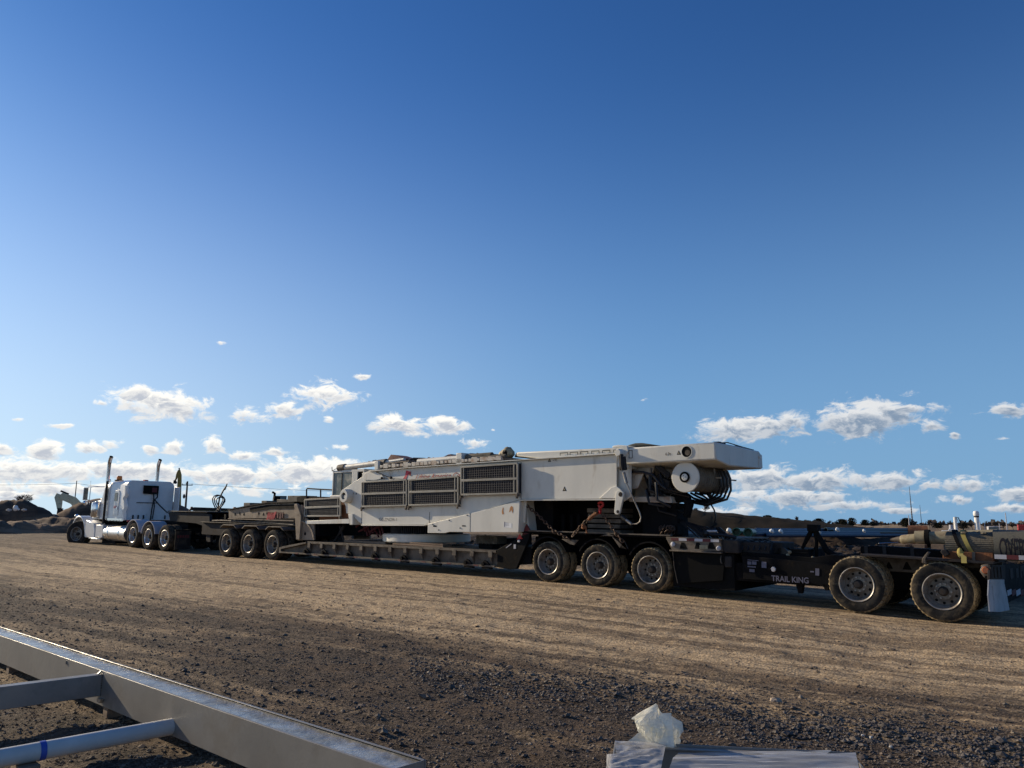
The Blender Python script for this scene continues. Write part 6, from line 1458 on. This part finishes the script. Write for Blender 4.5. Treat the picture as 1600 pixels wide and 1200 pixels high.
# ------------------------------------------------------------------ foreground steel frame, pipe, wrapped steel, plastic
zT = -1.25
def onz(px, py, z): r = ray(px, py); return r*(z/r.z)
N0, N1 = onz(0, 993, zT), onz(603.7, 1200, zT); F0, F1 = onz(0, 975.5, zT), onz(656, 1186, zT)
d = (N1-N0).normalized(); yaw_b = math.degrees(math.atan2(d.x, -d.y)); Wd = .235
G = Frame(N0, yaw_b, 0); G.u = Vector((d.x, d.y, 0)); G.n = Vector((-d.y, d.x, 0)); G.w = Vector((0, 0, 1))
Lb = (onz(611, 1203, zT)-N0).length; hb = .28
sf = thing('steel_frame', G, (Lb/2, .1, -hb), 'long gray steel channel with shiny tray top and a welded crossbeam, lower left', 'steel frame')
b = MB(); b.box(-4.0, Lb, 0, .006, -hb, 0); b.box(-4.0, Lb, Wd-.006, Wd, -hb, 0); b.box(-4.0, Lb, .006, Wd-.006, -hb, -hb+.006); b.box(Lb-.006, Lb, .006, Wd-.006, -hb+.006, 0); b.box(-4, Lb-.006, .006, .02, -.004, 0); b.box(-4, Lb-.006, Wd-.02, Wd-.006, -.004, 0)
b.build('channel', M['graysteel'], sf, bevel=.002)
b = MB(); nn = 240; vs = []
for i in range(nn+1):
    a = -3.99+(Lb-.01+3.99)*i/nn
    for j in range(7): t = .008+(Wd-.016)*j/6; vs.append((a, t, -.022+.004*mnoise.noise(Vector((a*2.2, t*9, 0)))+.003*mnoise.noise(Vector((a*7, t*20, 4)))+(.012 if j in (0, 6) else 0)))
b.add(vs, [(i*7+j, (i+1)*7+j, (i+1)*7+j+1, i*7+j+1) for i in range(nn) for j in range(6)]); b.build('tray', M['galv'], sf, 70)
# crossbeam
def ong(px, py, z): P = onz(px, py, z); return G.inv(P)
c0_, c1_ = ong(0, 1074, zT-.03), ong(152, 1055, zT-.03)
dd = Vector((c1_[0]-c0_[0], c1_[1]-c0_[1], 0)).normalized(); e0 = Vector((c0_[0], c0_[1], 0))-dd*1.6; e1 = Vector((c0_[0], c0_[1], 0))+dd*((-.001-c0_[1])/dd.y)
nn_ = Vector((-dd.y, dd.x, 0))*.11
if nn_.x > 0: pass
hz_ = .175
b = MB()
vs = [e0, e1, e1+nn_-dd*0, e0+nn_]; vs[2] = vs[2]+dd*((-.001-vs[2].y)/dd.y)
b.add([v+Vector((0, 0, -.03)) for v in vs]+[v+Vector((0, 0, -.03-hz_)) for v in vs], [(0, 1, 2, 3), (7, 6, 5, 4), (0, 4, 5, 1), (1, 5, 6, 2), (2, 6, 7, 3), (3, 7, 4, 0)])
b.build('crossbeam', M['graysteel'], sf, bevel=.004)
b = MB(); P = e1; b.tube([P+Vector((-.05, -.02, -.03)), P+Vector((-.03, -.0, -.005))], .008, 6); b.prism([(P.x+.0, -.215), (P.x+.09, -.215), (P.x+.06, -.25), (P.x+.0, -.25)], -.03, -.001); b.build('weld_plate', M['galv'], sf)
b = MB(); q0 = onz(190, 1040, zT-.04); P = G.inv(onz(85, 1040, zT-.05)); b.box(P[0]-.004, P[0]+.004, -.012, -.001, P[2]-.0, P[2]+.03); b.build('tab', M['graysteel'], sf)
for i, a in enumerate((.35, Lb*.45, Lb*.98)):
    b = MB(); b.box(a-.05, a+.05, .02, Wd-.03, -.40, -hb-.002); o = b.build('support_block', M['wood'], None, frame=G, org=(a, .1, -.4), bevel=.006)
    tag(o, ('timber block under the left part of the gray channel', 'timber block under the middle of the gray channel', 'timber block under the near end of the gray channel')[i], 'block')
b = MB(); wp = [e1+Vector((-.004+.004*math.sin(i*2.1), -.002, -.03-hz_*i/30)) for i in range(31)]; b.tube(wp, [.006+.002*math.sin(i*1.7) for i in range(31)], 6); b.build('weld_bead', M['tangray'], sf)
# white pipe with blue tape
zp = -1.47; A, B_ = onz(-60, 1196, zp), onz(262, 1136.5, zp); d = (B_-A).normalized(); A = A-d*1.2
pv = thing0('plastic_pipe', A, math.atan2(d.y, d.x), 'white pipe with a blue tape band, butted against the gray channel', 'pipe'); L = (B_-A).length+.05
b = MB(); n = 28; b.add([(x, r*math.cos(2*math.pi*j/n), r*math.sin(2*math.pi*j/n)) for x, r in ((0, .05), (0, .058), (L, .058), (L, .05), (0.01, .05)) for j in range(n)], [(i*n+j, i*n+(j+1) % n, (i+1)*n+(j+1) % n, (i+1)*n+j) for i in range(4) for j in range(n)]); b.build('pipe_body', M['pvc'], pv)
tp_ = (onz(68, 1175, zp)-A).dot(d); b = MB(); b.add([(x, .0605*math.cos(2*math.pi*j/n), .0605*math.sin(2*math.pi*j/n)) for x in (tp_-.018, tp_+.018) for j in range(n)], [(j, (j+1) % n, n+(j+1) % n, n+j) for j in range(n)]); b.build('tape', M['tape'], pv)
b = MB(); b.box(-.06, .06, -.1, .1, -.13, -.06)
Pm = A+d*(L*.62); o = b.build('support_block', M['wood'], None, bevel=.004); o.location = Pm; o.rotation_euler = (0, 0, math.atan2(d.y, d.x)); tag(o, 'small timber chock under the white pipe', 'block')
# plastic film
def film(name, col, alpha, rough=.18):
    m = bpy.data.materials.new(name); m.use_nodes = True; t = m.node_tree; S.nt = t; b = t.nodes['Principled BSDF']
    b.inputs['Base Color'].default_value = (*col, 1); b.inputs['Roughness'].default_value = rough
    tc = t.nodes.new('ShaderNodeTexCoord'); mp = t.nodes.new('ShaderNodeMapping'); mp.inputs['Scale'].default_value = (.8, 3, 5); t.links.new(tc.outputs['Object'], mp.inputs[0]); n = fbm(mp.outputs[0], 4, 6, .6, .6)
    t.links.new(smooth(n, .3, .7, alpha*.7, min(1, alpha*1.25)).k, b.inputs['Alpha'])
    bn = t.nodes.new('ShaderNodeBump'); bn.inputs['Strength'].default_value = .35; bn.inputs['Distance'].default_value = .006; t.links.new(fbm(mp.outputs[0], 5, 5, .6, 1.).k, bn.inputs['Height']); t.links.new(bn.outputs[0], b.inputs['Normal'])
    tr = t.nodes.new('ShaderNodeBsdfTranslucent'); tr.inputs[0].default_value = (*col, 1); mxs = t.nodes.new('ShaderNodeMixShader'); mxs.inputs[0].default_value = .3
    out = t.nodes['Material Output']; t.links.new(b.outputs[0], mxs.inputs[1]); t.links.new(tr.outputs[0], mxs.inputs[2]); t.links.new(mxs.outputs[0], out.inputs[0]); return m
M['film'] = film('clear_plastic_film', (.82, .83, .85), .48, .12); M['bag'] = film('cream_plastic_bag', (.86, .84, .74), .74, .3)
zb = -1.22
Q = [onz(x, y, zb) for x, y in ((961, 1157.5), (1337, 1175.5))]; d = (Q[1]-Q[0]).normalized(); H_ = Frame(Q[0], 0, 0); H_.u = Vector((d.x, d.y, 0)); H_.n = Vector((-d.y, d.x, 0)); H_.w = Vector((0, 0, 1))
if H_.n.y < 0: H_.n = -H_.n
Lw = (Q[1]-Q[0]).length
wb = thing('wrapped_steel', H_, (Lw/2, -.4, -.35), 'gray steel trough wrapped in wrinkled clear plastic, bottom edge right of centre', 'steel bundle')
b = MB(); b.box(0, Lw, -.008, 0, -.34, 0); b.box(0, .008, -.008, -1.1, -.34, 0); b.box(Lw-.008, Lw, -.008, -1.1, -.34, -.03); b.box(.008, Lw-.008, -1.1, -.008, -.34, -.33); b.box(.008, Lw-.008, -.06, -.008, -.02, -.012); b.build('trough', M['graysteel'], wb, bevel=.002)
zo = -.34-.06
b = MB(); b.box(.1, .25, -.9, -.02, -.40, -.341); b.box(Lw-.3, Lw-.15, -.9, -.02, -.40, -.341); b.build('skid', M['wood'], wb)
def sheet(name, corners, nx, ny, amp, m, seed, par, fr=H_):
    g = seed; vs = []; A_, B2, C_, D_ = [Vector(c) for c in corners]
    for i in range(ny+1):
        for j in range(nx+1):
            u, v = j/nx, i/ny; P = (A_*(1-u)+B2*u)*(1-v)+(D_*(1-u)+C_*u)*v
            w = mnoise.noise(Vector((u*2.5+v*4, v*9-u*3, g)))*amp+mnoise.noise(Vector((u*6+v*5, v*22+u*4, g+3)))*amp*.5; e = min(1, 8*min(u, 1-u, v, 1-v)+.3)
            vs.append(P+Vector((0, -abs(w)*.3, w*e)))
    b = MB(); b.add(vs, [(i*(nx+1)+j, i*(nx+1)+j+1, (i+1)*(nx+1)+j+1, (i+1)*(nx+1)+j) for i in range(ny) for j in range(nx)]); return b.build(name, m, par, 80)
hp = lambda x, y, z: Vector(H_.inv(onz(x, y, zb+z)))
sheet('film_wrap', (hp(1052, 1183, .0), hp(1337, 1176, .012), hp(1345, 1212, -.02), hp(1040, 1216, -.02)), 60, 24, .009, M['film'], 1, wb)
sheet('film_wrap', (hp(955, 1178, .03), hp(1040, 1165, .05), hp(1030, 1215, .0), hp(948, 1218, -.0)), 36, 30, .014, M['film'], 5, wb)
sheet('film_wrap', (hp(961, 1157, .012), hp(1056, 1160, .012), hp(985, 1180, .02), hp(962, 1176, .02)), 26, 10, .01, M['film'], 9, wb)
sheet('film_wrap', (hp(1060, 1176, -.02), hp(1300, 1172, -.0), hp(1290, 1179, .0), hp(1050, 1186, .0)), 50, 8, .008, M['film'], 12, wb)
sheet('film_side', (hp(948, 1178, .02), hp(956, 1178, .02), hp(954, 1230, -.2), hp(946, 1230, -.2)), 6, 20, .01, M['film'], 15, wb)
# crumpled bag
bp = hp(1036, 1160, 0.0)
bag = thing('plastic_bag', H_, tuple(bp), 'crumpled cream plastic bag puffed up at the back of the wrapped steel', 'plastic bag')
b = MB(); n, m_ = 110, 60; vs = []
k = 4.7/1219
for i in range(m_+1):
    v = i/m_
    for j in range(n):
        q = 2*math.pi*j/n
        prof = [.07, .078, .083, .095, .10, .105, .10, .078, .045, .01]
        f = v*(len(prof)-1); a_ = int(min(f, len(prof)-2)); r = prof[a_]*(1-(f-a_))+prof[a_+1]*(f-a_)
        w = mnoise.noise(Vector((math.cos(q)*2.2, math.sin(q)*2.2, v*2.5)))*.26+mnoise.noise(Vector((math.cos(q)*6, math.sin(q)*6, v*3+5)))*.22+.10*abs(math.sin(q*4+v*3))+.22*abs(mnoise.noise(Vector((math.cos(q)*9, math.sin(q)*9, v*4))))*.7+.06*mnoise.noise(Vector((math.cos(q)*22, math.sin(q)*22, v*12)))
        r *= 1+w; z = v*.195*(1+.16*math.cos(q-2.6)*v); sx = -.02*math.sin(v*3)+(-.02 if v > .6 else 0)
        vs.append((bp.x+sx+r*math.cos(q), bp.y+r*.7*math.sin(q)+.0, bp.z+z-.02))
b.add(vs, [(i*n+j, i*n+(j+1) % n, (i+1)*n+(j+1) % n, (i+1)*n+j) for i in range(m_) for j in range(n)]); b.build('bag_body', M['bag'], bag, 28)
sheet('bag_tail', (bp+Vector((-.20, -.02, .0)), bp+Vector((.06, -.1, .0)), bp+Vector((.05, -.05, .17)), bp+Vector((.0, -.04, .165))), 20, 14, .012, M['bag'], 21, bag)
sheet('bag_flap', (bp+Vector((.07, -.03, .03)), bp+Vector((.115, -.03, .07)), bp+Vector((.11, -.03, .12)), bp+Vector((.05, -.03, .15))), 10, 10, .012, M['bag'], 31, bag)
